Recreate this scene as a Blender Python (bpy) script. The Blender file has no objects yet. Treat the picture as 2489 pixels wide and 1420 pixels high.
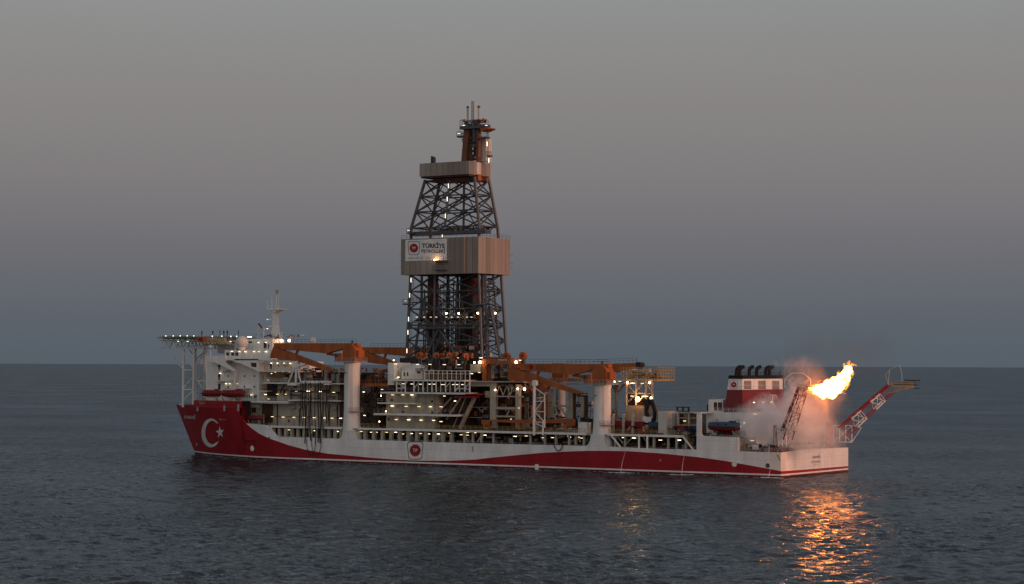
import bpy, bmesh, math, random
import numpy as np
from mathutils import Vector, Matrix, noise as mnoise
R = math.radians
sc = bpy.context.scene
C = sc.collection
# ------------------------------------------------------------------ camera
F, CX, CY, CH, YAW, PIT, ROL = 5239.55, 473.484, -527.841, 28.572, -.57695, .03363, .00379
WL = -0.55                                   # water level; z = 0 is the painted waterline stripe
cam = bpy.data.objects.new('camera', bpy.data.cameras.new('camera')); C.objects.link(cam)
fw = Vector((math.sin(YAW)*math.cos(PIT), math.cos(YAW)*math.cos(PIT), math.sin(PIT)))
rt0 = Vector((math.cos(YAW), -math.sin(YAW), 0)); up0 = rt0.cross(fw)
rt = rt0*math.cos(ROL) + up0*math.sin(ROL); up = up0*math.cos(ROL) - rt0*math.sin(ROL)
M = Matrix((rt, up, -fw)).transposed().to_4x4(); M.translation = (CX, CY, CH)
cam.matrix_world = M
cam.data.sensor_width = 36; cam.data.lens = F/2489*36
cam.data.clip_start = 1; cam.data.clip_end = 90000
sc.camera = cam
# ------------------------------------------------------------------ dusk sky
world = bpy.data.worlds.new("World"); sc.world = world; world.use_nodes = True
nt = world.node_tree; nt.nodes.clear(); L = nt.links.new
def N(t, **k):
    n = nt.nodes.new(t)
    for a, b in k.items(): setattr(n, a, b)
    return n
tc = N('ShaderNodeTexCoord'); sep = N('ShaderNodeSeparateXYZ'); L(tc.outputs['Generated'], sep.inputs[0])
def ramp(stops):
    r = N('ShaderNodeValToRGB'); e = r.color_ramp.elements
    while len(e) < len(stops): e.new(.5)
    for k, (p, c) in enumerate(stops): e[k].position = p; e[k].color = (*c, 1)
    return r
sky = ramp([(0, (.090,.115,.140)), (.02, (.097,.122,.148)), (.05, (.133,.141,.166)), (.085, (.191,.184,.199)), (.125, (.231,.222,.225)),
            (.17, (.262,.268,.272)), (.35, (.22,.235,.24)), (.7, (.16,.19,.23)), (1, (.12,.15,.2))])
glow = ramp([(0, (.60,.43,.34)), (.06, (.64,.50,.42)), (.18, (.60,.56,.53)), (.45, (.48,.49,.51)), (1, (.24,.26,.30))])
L(sep.outputs['Z'], sky.inputs[0]); L(sep.outputs['Z'], glow.inputs[0])
dot = N('ShaderNodeVectorMath', operation='DOT_PRODUCT'); L(tc.outputs['Generated'], dot.inputs[0]); dot.inputs[1].default_value = (.72, -.69, 0)
mr = N('ShaderNodeMapRange', interpolation_type='SMOOTHSTEP'); L(dot.outputs['Value'], mr.inputs[0])
mr.inputs[1].default_value = -.45; mr.inputs[2].default_value = 1.0
mix = N('ShaderNodeMix', data_type='RGBA'); L(mr.outputs[0], mix.inputs[0]); L(sky.outputs[0], mix.inputs[6]); L(glow.outputs[0], mix.inputs[7])
nz = N('ShaderNodeTexNoise'); nz.inputs['Scale'].default_value = 2.2; nz.inputs['Detail'].default_value = 3
mp = N('ShaderNodeMapping'); mp.inputs['Scale'].default_value = (1, 1, 5); L(tc.outputs['Generated'], mp.inputs[0]); L(mp.outputs[0], nz.inputs[0])
nm = N('ShaderNodeMapRange'); L(nz.outputs[0], nm.inputs[0]); nm.inputs[3].default_value = .955; nm.inputs[4].default_value = 1.045
mul = N('ShaderNodeVectorMath', operation='SCALE'); L(mix.outputs[2], mul.inputs[0]); L(nm.outputs[0], mul.inputs['Scale'])
bg = N('ShaderNodeBackground'); bg.inputs[1].default_value = 1.0; L(mul.outputs[0], bg.inputs[0])
nsky = N('ShaderNodeTexSky', sky_type='NISHITA'); nsky.sun_disc = False; nsky.sun_elevation = R(1.0); nsky.sun_rotation = R(115)
bg2 = N('ShaderNodeBackground'); bg2.inputs[1].default_value = .012; L(nsky.outputs[0], bg2.inputs[0])
ads = N('ShaderNodeAddShader'); L(bg.outputs[0], ads.inputs[0]); L(bg2.outputs[0], ads.inputs[1])
out = N('ShaderNodeOutputWorld'); L(ads.outputs[0], out.inputs[0])
# ------------------------------------------------------------------ last warm light from astern
sun = bpy.data.objects.new('sun', bpy.data.lights.new('sun', 'SUN')); C.objects.link(sun)
sun.data.energy = 1.75; sun.data.angle = R(12); sun.data.color = (1, .44, .27)
sun.rotation_euler = Vector((-1.0, -.02, -.16)).to_track_quat('-Z', 'Y').to_euler()
sc.view_settings.view_transform = 'Standard'; sc.view_settings.look = 'None'
sc.view_settings.exposure = 0; sc.view_settings.gamma = 1
cy = sc.cycles
cy.use_denoising = True; cy.max_bounces = 6; cy.diffuse_bounces = 2; cy.glossy_bounces = 3; cy.volume_bounces = 4
cy.transparent_max_bounces = 12; cy.sample_clamp_indirect = 6; cy.volume_step_rate = 2; cy.volume_max_steps = 128
cy.caustics_reflective = True; cy.use_light_tree = True

# ------------------------------------------------------------------ photo pixel -> point on a known plane of the ship
CAMP = Vector((CX, CY, CH))
def ray(px, py): return fw + rt*((px-1244.5)/F) + up*((710-py)/F)
def S(px, py, Y):
    d = ray(px, py); return CAMP + d*((Y-CY)/d.y)
def SX(px, py, X):
    d = ray(px, py); return CAMP + d*((X-CX)/d.x)
def SZ(px, py, Z):
    d = ray(px, py); return CAMP + d*((Z-CH)/d.z)

# ------------------------------------------------------------------ materials
MAT = {}
def mat(name, col, rough=.55, metal=0, var=.10, scale=.6, rust=0, panels=0, emit=None, es=0, streak=True, plates=False):
    m = bpy.data.materials.new(name); m.use_nodes = True; MAT[name] = m
    n = m.node_tree.nodes; l = m.node_tree.links.new; b = n['Principled BSDF']
    b.inputs['Roughness'].default_value = rough; b.inputs['Metallic'].default_value = metal
    if name in ('hull_red', 'boatred', 'red', 'bottom_paint', 'orange', 'brown', 'dark', 'black'): b.inputs['Specular IOR Level'].default_value = .18
    if emit:
        b.inputs['Base Color'].default_value = (*col, 1)
        b.inputs['Emission Color'].default_value = (*emit, 1); b.inputs['Emission Strength'].default_value = es
        return m
    t = n.new('ShaderNodeTexCoord'); mpg = n.new('ShaderNodeMapping'); l(t.outputs['Object'], mpg.inputs[0])
    mpg.inputs['Scale'].default_value = (1, 1, .25 if streak else 1)
    nz = n.new('ShaderNodeTexNoise'); nz.inputs['Scale'].default_value = scale; nz.inputs['Detail'].default_value = 6; nz.inputs['Roughness'].default_value = .65
    l(mpg.outputs[0], nz.inputs[0])
    r = n.new('ShaderNodeMapRange'); l(nz.outputs[0], r.inputs[0]); r.inputs[1].default_value = .3; r.inputs[2].default_value = .7
    r.inputs[3].default_value = 1-var*1.6; r.inputs[4].default_value = 1+var*.6
    sc_ = n.new('ShaderNodeVectorMath'); sc_.operation = 'SCALE'; sc_.inputs[0].default_value = col; l(r.outputs[0], sc_.inputs['Scale'])
    o = sc_.outputs[0]
    if panels:
        s = n.new('ShaderNodeSeparateXYZ'); l(t.outputs['Object'], s.inputs[0])
        a = n.new('ShaderNodeMath'); a.operation = 'ADD'; l(s.outputs[0], a.inputs[0]); l(s.outputs[1], a.inputs[1])
        dv = n.new('ShaderNodeMath'); dv.operation = 'DIVIDE'; l(a.outputs[0], dv.inputs[0]); dv.inputs[1].default_value = panels
        fl = n.new('ShaderNodeMath'); fl.operation = 'FLOOR'; l(dv.outputs[0], fl.inputs[0])
        wn = n.new('ShaderNodeTexWhiteNoise'); wn.noise_dimensions = '1D'; l(fl.outputs[0], wn.inputs['W'])
        fr = n.new('ShaderNodeMath'); fr.operation = 'FRACT'; l(dv.outputs[0], fr.inputs[0])
        ln = n.new('ShaderNodeMath'); ln.operation = 'GREATER_THAN'; l(fr.outputs[0], ln.inputs[0]); ln.inputs[1].default_value = .085
        mr_ = n.new('ShaderNodeMapRange'); l(wn.outputs[0], mr_.inputs[0]); mr_.inputs[3].default_value = .74; mr_.inputs[4].default_value = 1.14
        l2 = n.new('ShaderNodeMapRange'); l(ln.outputs[0], l2.inputs[0]); l2.inputs[3].default_value = .55; l2.inputs[4].default_value = 1
        mm = n.new('ShaderNodeMath'); mm.operation = 'MULTIPLY'; l(mr_.outputs[0], mm.inputs[0]); l(l2.outputs[0], mm.inputs[1])
        v2 = n.new('ShaderNodeVectorMath'); v2.operation = 'SCALE'; l(o, v2.inputs[0]); l(mm.outputs[0], v2.inputs['Scale']); o = v2.outputs[0]
    if plates:
        s2 = n.new('ShaderNodeSeparateXYZ'); l(t.outputs['Object'], s2.inputs[0]); cm = n.new('ShaderNodeCombineXYZ'); l(s2.outputs[0], cm.inputs[0]); l(s2.outputs[2], cm.inputs[1])
        bk = n.new('ShaderNodeTexBrick'); bk.inputs['Scale'].default_value = 1; bk.inputs['Brick Width'].default_value = 9; bk.inputs['Row Height'].default_value = 2.3; bk.inputs['Mortar Size'].default_value = .05; bk.inputs['Mortar Smooth'].default_value = .6
        bk.inputs['Color1'].default_value = (1, 1, 1, 1); bk.inputs['Color2'].default_value = (.93, .93, .93, 1); bk.inputs['Mortar'].default_value = (.70, .69, .68, 1); l(cm.outputs[0], bk.inputs[0])
        ml = n.new('ShaderNodeVectorMath'); ml.operation = 'MULTIPLY'; l(o, ml.inputs[0]); l(bk.outputs['Color'], ml.inputs[1]); o = ml.outputs[0]
        nb = n.new('ShaderNodeTexNoise'); nb.inputs['Scale'].default_value = .5; nb.inputs['Detail'].default_value = 2; l(t.outputs['Object'], nb.inputs[0]); bp = n.new('ShaderNodeBump'); bp.inputs['Strength'].default_value = .5; bp.inputs['Distance'].default_value = .12; l(nb.outputs[0], bp.inputs['Height']); l(bp.outputs[0], b.inputs['Normal'])
    if rust:
        m2 = n.new('ShaderNodeMapping'); l(t.outputs['Object'], m2.inputs[0]); m2.inputs['Scale'].default_value = (1.1, 1.1, .12)
        n2 = n.new('ShaderNodeTexNoise'); n2.inputs['Scale'].default_value = .55; n2.inputs['Detail'].default_value = 8; n2.inputs['Roughness'].default_value = .7
        l(m2.outputs[0], n2.inputs[0])
        r2 = n.new('ShaderNodeMapRange'); l(n2.outputs[0], r2.inputs[0]); r2.inputs[1].default_value = .60; r2.inputs[2].default_value = .78; r2.inputs[4].default_value = rust
        mx = n.new('ShaderNodeMix'); mx.data_type = 'RGBA'; l(r2.outputs[0], mx.inputs[0]); l(o, mx.inputs[6]); mx.inputs[7].default_value = (.20, .085, .04, 1); o = mx.outputs[2]
    l(o, b.inputs['Base Color'])
    return m
mat('hull_red', (.31,.013,.020), .5, rust=.30, var=.16, scale=.2, plates=True); mat('hull_white', (.78,.765,.74), .45, rust=.55, var=.14, scale=.25, plates=True)
mat('bottom_paint', (.09,.014,.016), .4); mat('white', (.74,.72,.68), .5, rust=.22, var=.12); mat('cream', (.42,.385,.31), .6, rust=.35, var=.20, scale=.35)
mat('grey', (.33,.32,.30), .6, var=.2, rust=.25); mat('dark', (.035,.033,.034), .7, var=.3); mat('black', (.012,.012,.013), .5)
mat('steel', (.075,.083,.095), .5, .2, var=.25, scale=1, rust=.15); mat('orange', (.36,.105,.032), .55, rust=.6, var=.25, scale=.4)
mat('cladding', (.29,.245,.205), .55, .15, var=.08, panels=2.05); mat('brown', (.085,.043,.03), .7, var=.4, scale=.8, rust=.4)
mat('yellow', (.42,.28,.08), .5, rust=.4); mat('red', (.26,.025,.02), .5, var=.2); mat('deck', (.13,.10,.085), .8, var=.3, rust=.3)
mat('deckgreen', (.06,.09,.07), .8, var=.2); mat('blue', (.022,.06,.12), .5, var=.2, rust=.1); mat('boatred', (.22,.018,.02), .4, var=.1)
mat('beige_rust', (.38,.30,.23), .6, rust=.6, var=.25); mat('glass', (.02,.025,.03), .15); mat('textgrey', (.05,.05,.06), .6)
mat('crate_white', (.62,.58,.52), .5, var=.08, panels=.62); mat('skin', (.35,.2,.13), .6); mat('clothes', (.02,.022,.03), .8); mat('clothes_red', (.25,.03,.03), .8)
mat('tube', (.8,.8,.8), emit=(1, .78, .46), es=2.7); mat('flood', (.8,.8,.8), emit=(1, .62, .34), es=16); mat('greenlamp', (.8,.8,.8), emit=(.75, 1, .70), es=2.2)
mat('coldtube', (.8,.8,.8), emit=(1, .88, .64), es=1.9)
mat('bigflood', (.8,.8,.8), emit=(1, .50, .20), es=45)
mat('tube_dim', (.8,.8,.8), emit=(1, .70, .36), es=2.0)
mat('tube_bright', (.8,.8,.8), emit=(1, .82, .55), es=4.2)
mat('dimtube', (.8,.8,.8), emit=(1, .85, .6), es=1.8)
mat('funnel_red_dimmed', (.17,.014,.022), .6, rust=.2, var=.15)  # hull red darkened in colour to offset the strong sun on the casing
mat('dome_white', (.54,.52,.49), .5, var=.06)
mat('rust', (.16,.062,.028), .7, var=.3, rust=.5)
mat('foam', (.55,.58,.60), .8, var=.3)

# ------------------------------------------------------------------ mesh helpers
OFF = {}
def off(o): return OFF.get(o.name, Vector((0, 0, 0))) if o else Vector((0, 0, 0))
def thing(name, label, cat, loc=(0, 0, 0), group=None):
    o = bpy.data.objects.new(name, None); C.objects.link(o); o.location = loc
    o.empty_display_size = 1; o['label'] = label; o['category'] = cat
    if group: o['group'] = group
    OFF[o.name] = Vector(loc); return o
def tag(o, label, cat=None, group=None, kind=None):
    if label: o['label'] = label
    if cat: o['category'] = cat
    if group: o['group'] = group
    if kind: o['kind'] = kind
    return o
class MB:
    def __init__(s): s.v = []; s.f = []; s.m = []; s.k = 0; s.p = []
    def add(s, vs, fs):
        b = len(s.v); g = len(s.f); s.v += [tuple(v) for v in vs]
        for f in fs: s.f.append([b+i for i in f]); s.m.append(s.k)
        s.p.append((b, len(s.v), g, len(s.f))); return s
    def box(s, x0, x1, y0, y1, z0, z1):
        v = [(x, y, z) for z in (z0, z1) for y in (y0, y1) for x in (x0, x1)]
        return s.add(v, [(0,2,3,1), (4,5,7,6), (0,1,5,4), (2,6,7,3), (0,4,6,2), (1,3,7,5)])
    def pb(s, px0, py0, px1, py1, Y, depth=2):          # box whose front face is read off the photo on the plane y = Y
        a = S(px0, py0, Y); b = S(px1, py1, Y); c = S(px0, py1, Y)
        return s.box(a.x, b.x, Y, Y+depth, min(c.z, b.z), a.z)
    def bar(s, p, q, r, n=4, r2=None):
        p = Vector(p); q = Vector(q); d = q-p
        if d.length < 1e-5: return s
        d.normalize(); a = d.orthogonal() if abs(d.z) > .9 else d.cross(Vector((0, 0, 1)))
        a.normalize(); b = d.cross(a); r2 = r if r2 is None else r2; ph = math.pi/4 if n == 4 else 0
        v = [p+(a*math.cos(ph+t*2*math.pi/n)+b*math.sin(ph+t*2*math.pi/n))*r for t in range(n)]
        v += [q+(a*math.cos(ph+t*2*math.pi/n)+b*math.sin(ph+t*2*math.pi/n))*r2 for t in range(n)]
        return s.add(v, [(i, (i+1) % n, n+(i+1) % n, n+i) for i in range(n)]+[tuple(range(n))[::-1], tuple(range(n, 2*n))])
    def path(s, pts, r, n=6):
        for a, b in zip(pts, pts[1:]): s.bar(a, b, r, n)
        return s
    def prism(s, poly, y0, y1):                         # poly in (x, z)
        n = len(poly); v = [(x, y0, z) for x, z in poly]+[(x, y1, z) for x, z in poly]
        return s.add(v, [tuple(range(n)), tuple(range(2*n-1, n-1, -1))]+[(i, n+i, n+(i+1) % n, (i+1) % n) for i in range(n)])
    def pp(s, pix, Y, w):                               # prism whose outline is read off the photo on the plane y = Y
        return s.prism([(q.x, q.z) for q in (S(a, b, Y) for a, b in pix)], Y, Y+w)
    def prismz(s, poly, z0, z1):
        n = len(poly); v = [(x, y, z0) for x, y in poly]+[(x, y, z1) for x, y in poly]
        return s.add(v, [tuple(range(n)), tuple(range(2*n-1, n-1, -1))]+[(i, n+i, n+(i+1) % n, (i+1) % n) for i in range(n)])
    def ball(s, c, r, n=12, squash=(1, 1, 1), zmin=-1):
        c = Vector(c); v = []; f = []
        rows = n//2+1
        for i in range(rows+1):
            t = math.pi*i/rows
            for j in range(n):
                a = 2*math.pi*j/n; v.append(c+Vector((r*squash[0]*math.sin(t)*math.cos(a), r*squash[1]*math.sin(t)*math.sin(a), r*squash[2]*max(zmin, math.cos(t)))))
        for i in range(rows):
            for j in range(n): f.append((i*n+j, i*n+(j+1) % n, (i+1)*n+(j+1) % n, (i+1)*n+j))
        return s.add(v, f)
    def rail(s, pts, h=1.1, sp=2.2, r=.035, rows=2):
        for a, b in zip(pts, pts[1:]):
            a = Vector(a); b = Vector(b); n = max(1, round((b-a).length/sp))
            for i in range(n+1):
                p = a.lerp(b, i/n); s.bar(p, p+Vector((0, 0, h)), r, 4)
            for k in range(rows):
                z = Vector((0, 0, h*(k+1)/rows)); s.bar(a+z, b+z, r, 4)
        return s
    def stair(s, a, b, w=.9):                            # inclined ladder in the x-z plane
        a = Vector(a); b = Vector(b)
        for dy in (0, w):
            o = Vector((0, dy, 0)); s.bar(a+o, b+o, .09, 4); s.bar(a+o+Vector((0, 0, 1)), b+o+Vector((0, 0, 1)), .035, 4)
        n = max(2, int(abs(b.z-a.z)/.35))
        for i in range(n+1):
            p = a.lerp(b, i/n); s.box(p.x-.13, p.x+.13, p.y+.1, p.y+w-.1, p.z, p.z+.04)
        return s
    def build(s, name, mats, parent=None, smooth=False):
        mats = mats if isinstance(mats, (list, tuple)) else [mats]
        o0 = off(parent)
        me = bpy.data.meshes.new(name)
        me.from_pydata([(x-o0.x, y-o0.y, z-o0.z) for x, y, z in s.v], [], s.f)
        for m in mats: me.materials.append(MAT[m] if isinstance(m, str) else m)
        if len(mats) > 1: me.polygons.foreach_set('material_index', s.m)
        bm = bmesh.new(); bm.from_mesh(me); bmesh.ops.recalc_face_normals(bm, faces=bm.faces); bm.to_mesh(me); bm.free()
        if smooth:
            me.polygons.foreach_set('use_smooth', [True]*len(me.polygons))
            try: me.set_sharp_from_angle(angle=R(40))
            except Exception: pass
        o = bpy.data.objects.new(name, me); C.objects.link(o)
        if parent: o.parent = parent; OFF[o.name] = o0
        return o
def each(q, name, mats, parent=None):                     # every shape added to q becomes a part of its own
    out = []
    for (v0, v1, f0, f1) in q.p:
        r = MB(); r.v = q.v[v0:v1]; r.f = [[i-v0 for i in f] for f in q.f[f0:f1]]; r.m = q.m[f0:f1]
        m = mats[r.m[0]] if isinstance(mats, (list, tuple)) else mats
        out.append(r.build(name, m, parent))
    return out
def tubes(px, Y, parent, w=1.15, m='tube', name='tube_lamp', vert=False, h=.14):
    for a, b in px:
        p = S(a, b, Y); q = MB(); w_ = w; w = w*(1 if vert else .8)
        if vert: q.box(p.x-.08, p.x+.08, Y-.08, Y+.08, p.z-w/2, p.z+w/2)
        else: q.box(p.x-w/2, p.x+w/2, Y-h/2, Y+h/2, p.z-h/2, p.z+h/2)
        q.build(name, ('tube', 'tube_dim', 'tube_bright', 'tube_dim', 'tube')[int(a*7+b*3) % 5] if m == 'tube' else m, parent); w = w_
def floods(px, Y, parent, r=.32, m='flood'):
    for a, b in px: MB().ball(S(a, b, Y), r, 8).build('flood_lamp', m, parent)

# text and emblem laid on any surface through a mapping (u, v) -> point
def text_geo(txt, bold=0.0):
    cu = bpy.data.curves.new('t', 'FONT'); cu.body = txt; cu.offset = bold; cu.resolution_u = 2
    o = bpy.data.objects.new('t', cu); C.objects.link(o); dg = bpy.context.evaluated_depsgraph_get(); dg.update()
    me = bpy.data.meshes.new_from_object(o.evaluated_get(dg)); vs = [tuple(v.co) for v in me.vertices]; fs = [tuple(p.vertices) for p in me.polygons]
    bpy.data.objects.remove(o); bpy.data.curves.remove(cu); bpy.data.meshes.remove(me)
    xs = [v[0] for v in vs]; ys = [v[1] for v in vs]; x0, x1, y0, y1 = min(xs), max(xs), min(ys), max(ys)
    return [((x-x0)/(x1-x0), (y-y0)/(y1-y0)) for x, y, z in vs], fs
def put_text(txt, fn, name, m, parent, bold=0.0):
    vs, fs = text_geo(txt, bold); q = MB(); q.add([fn(u, v) for u, v in vs], fs)
    return q.build(name, m, parent)
def quad(a, b, c, d):                                    # corners: bottom-left, bottom-right, top-left, top-right
    a, b, c, d = map(Vector, (a, b, c, d))
    return lambda u, v: (a*(1-u)+b*u)*(1-v)+(c*(1-u)+d*u)*v
def emblem(fn, parent, plate=None, ring='textgrey', asp=1.0):
    """rounded shield outline, toothed red disc, two white letters; fn maps the unit square"""
    def shield(k):
        pts = []
        for cx_, cy_, a0 in ((.80, .82, 0), (.20, .82, 90), (.26, .18, 180), (.74, .18, 270)):
            for t in range(0, 91, 15):
                a = R(a0+t); pts.append((.5+(cx_-.5+.17*math.cos(a))*k, .5+(cy_-.5+.17*math.sin(a))*k))
        return pts
    if plate: MB().add([fn(*p) for p in shield(1.04)], [tuple(range(28))]).build('emblem_plate', plate, parent)
    o_, i_ = shield(1.0), shield(.92); n = len(o_); q = MB()
    q.add([fn(*p) for p in o_+i_], [(i, (i+1) % n, n+(i+1) % n, n+i) for i in range(n)]); q.build('emblem_outline', ring, parent)
    pts = []; T = 20
    for k in range(T):
        a = 2*math.pi*k/T
        for rr, da in ((.29, 0), (.36, .10)): pts.append((.5+rr*math.cos(a+da)*1/asp, .5+rr*math.sin(a+da)))
    q = MB(); q.add([fn(.5, .5)]+[fn(*p) for p in pts], [(0, 1+i, 1+(i+1) % len(pts)) for i in range(len(pts))]); e = q.build('emblem_disc', 'hull_red', parent)
    return e

# ------------------------------------------------------------------ sea
def build_sea():
    rs = [0, 60, 110, 160, 200, 230, 250]
    while rs[-1] < 900: rs.append(rs[-1]*1.0023)
    while rs[-1] < 2500: rs.append(rs[-1]*1.0045)
    while rs[-1] < 60000: rs.append(rs[-1]*1.05)
    rs = np.array(rs); half = .262; a0 = np.arange(-half, half, .00125)
    rest = np.linspace(half, 2*math.pi-half, 90); an = np.concatenate([a0, rest])
    ang = YAW+an
    Rr, A = np.meshgrid(rs, ang, indexing='ij'); X = CX+Rr*np.sin(A); Y = CY+Rr*np.cos(A)
    dr = np.gradient(rs)[:, None]; da = np.gradient(an)[None, :]*Rr; spc = np.maximum(dr, np.abs(da)*1.0)
    rng = np.random.default_rng(7); Z = np.zeros_like(X); n = 110
    for k in range(n):
        lam = 1.3*(10/1.3)**(k/(n-1))*rng.uniform(.92, 1.08); th = rng.normal(-.45, .75); ph = rng.uniform(0, 6.28)
        amp = .0062*lam**.85*(1 if lam < 5 else (5/lam)**1.3)
        kx, ky = 2*math.pi/lam*math.cos(th), 2*math.pi/lam*math.sin(th)
        w = np.clip((lam/spc-2.2)/2.5, 0, 1)
        u = kx*X+ky*Y+ph
        Z += w*amp*(np.sin(u)+.22*np.sin(2*u+1.2))
    gx = np.sin(X*.013+1.3*np.sin(Y*.007))*np.sin(Y*.011+.8*np.sin(X*.009)); Z *= (1+.28*gx)
    nr, na = X.shape
    v = np.stack([X, Y, Z+WL], -1).reshape(-1, 3)
    i = np.arange(nr-1)[:, None]*na; j = np.arange(na)[None, :]; j2 = (j+1) % na
    f = np.stack([i+j, i+j2, i+na+j2, i+na+j], -1).reshape(-1, 4)
    me = bpy.data.meshes.new('sea'); me.vertices.add(len(v)); me.vertices.foreach_set('co', v.astype(np.float32).ravel())
    me.loops.add(f.size); me.loops.foreach_set('vertex_index', f.astype(np.int32).ravel())
    me.polygons.add(len(f)); me.polygons.foreach_set('loop_start', np.arange(0, f.size, 4, dtype=np.int32)); me.polygons.foreach_set('loop_total', np.full(len(f), 4, np.int32))
    me.update(calc_edges=True); me.validate(); me.polygons.foreach_set('use_smooth', [True]*len(me.polygons))
    m = bpy.data.materials.new('sea_water'); m.use_nodes = True; n_ = m.node_tree.nodes; l = m.node_tree.links.new; b = n_['Principled BSDF']
    b.inputs['Base Color'].default_value = (.006, .012, .017, 1); b.inputs['Roughness'].default_value = .12; b.inputs['IOR'].default_value = 1.33
    t = n_.new('ShaderNodeTexCoord'); ge = n_.new('ShaderNodeNewGeometry'); acc = ge.outputs['Normal']
    for scl, amp in (((.06, .085, 1), .13), ((.22, .32, 1), .34), ((.85, 1.3, 1), .42), ((3.4, 4.6, 1), .46)):      # chop finer than the mesh, as small tilts of the surface
        mpg = n_.new('ShaderNodeMapping'); l(t.outputs['Object'], mpg.inputs[0]); mpg.inputs['Scale'].default_value = scl; mpg.inputs['Rotation'].default_value = (0, 0, R(25))
        nz = n_.new('ShaderNodeTexNoise'); nz.inputs['Scale'].default_value = 1; nz.inputs['Detail'].default_value = 2; l(mpg.outputs[0], nz.inputs[0])
        sb = n_.new('ShaderNodeVectorMath'); sb.operation = 'SUBTRACT'; l(nz.outputs['Color'], sb.inputs[0]); sb.inputs[1].default_value = (.5, .5, .5)
        if scl[0] > .1:
            gn = n_.new('ShaderNodeTexNoise'); gn.inputs['Scale'].default_value = .011; gn.inputs['Detail'].default_value = 2; l(t.outputs['Object'], gn.inputs[0])
            gm = n_.new('ShaderNodeMapRange'); l(gn.outputs[0], gm.inputs[0]); gm.inputs[1].default_value = .35; gm.inputs[2].default_value = .65; gm.inputs[3].default_value = .55; gm.inputs[4].default_value = 1.3
            gs = n_.new('ShaderNodeVectorMath'); gs.operation = 'SCALE'; l(sb.outputs[0], gs.inputs[0]); l(gm.outputs[0], gs.inputs['Scale']); sb = gs
        ma = n_.new('ShaderNodeVectorMath'); ma.operation = 'MULTIPLY_ADD'; l(sb.outputs[0], ma.inputs[0]); ma.inputs[1].default_value = (amp*2, amp*2, 0); l(acc, ma.inputs[2]); acc = ma.outputs[0]
    nn = n_.new('ShaderNodeVectorMath'); nn.operation = 'NORMALIZE'; l(acc, nn.inputs[0]); 
    n_.remove(b); gl = n_.new('ShaderNodeBsdfGlossy'); gl.inputs['Roughness'].default_value = .10; gl.inputs['Color'].default_value = (.495, .575, .648, 1); l(nn.outputs[0], gl.inputs['Normal'])
    df = n_.new('ShaderNodeBsdfDiffuse'); df.inputs['Color'].default_value = (.030, .036, .041, 1)
    fr = n_.new('ShaderNodeFresnel'); fr.inputs['IOR'].default_value = 1.33; l(nn.outputs[0], fr.inputs['Normal'])
    mxs = n_.new('ShaderNodeMixShader'); l(fr.outputs[0], mxs.inputs[0]); l(df.outputs[0], mxs.inputs[1]); l(gl.outputs[0], mxs.inputs[2]); l(mxs.outputs[0], n_['Material Output'].inputs['Surface'])
    me.materials.append(m); o = bpy.data.objects.new('sea', me); C.objects.link(o)
    tag(o, 'dark blue-grey open sea with small ripples reaching the horizon', kind='structure')
build_sea()

# ------------------------------------------------------------------ hull
SHIP = thing('drillship', 'long red and white drillship hull with crescent and star on its bow', 'ship', (113, 0, WL))
def stem(z): return 8.11*(1-z/15.11) if z < 15.11 else 0
def halfb(x, z):
    t = max(0.0, min(1.0, (x-stem(z))/(60-13*max(0, z)/15)))
    return 21*(1-(1-t)**1.95)
def hullpt(px, py, o=.05):                              # photo pixel -> point on the flared bow
    y = -18
    for _ in range(25):
        p = S(px, py, y); y = .5*y+.5*(-halfb(p.x, p.z))
    p = S(px, py, y); return Vector((p.x-.4*o, y-o, p.z))
XB = 44.6
q = MB()
def sheer(x): return 15.15+.9*min(1, x/40)
zr = [-2.6, 0, .42]+[.42+(1.0)*k/14 for k in range(1, 15)]
N_ = 36
rows = []
for k, zz in enumerate(zr):
    row = []
    for i in range(N_+1):
        t = (i/N_)**1.25; xe = XB; zt = sheer(t*XB)
        z = zz if k < 3 else .42+(zt-.42)*(k-2)/14
        x = stem(max(z, 0))+t*(xe-stem(max(z, 0))); row.append((x, halfb(x, z), z))
    rows.append(row)
for sgn in (-1, 1):
    for k in range(len(rows)-1):
        q.k = 0 if k == 0 else (1 if k == 1 else 2)
        a, b = rows[k], rows[k+1]; vs = [(x, sgn*y, z) for x, y, z in a+b]
        q.add(vs, [(i, i+1, N_+2+i, N_+1+i) for i in range(N_)])
top = rows[-1]
q.k = 3
for i in range(N_):                                      # bow deck, a metre below the bulwark
    a, b = top[i], top[i+1]
    q.add([(a[0]+.3, -a[1]*.98, a[2]-1.0), (b[0]+.3, -b[1]*.98, b[2]-1.0), (b[0]+.3, b[1]*.98, b[2]-1.0), (a[0]+.3, a[1]*.98, a[2]-1.0)], [(0, 1, 2, 3)])
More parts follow.
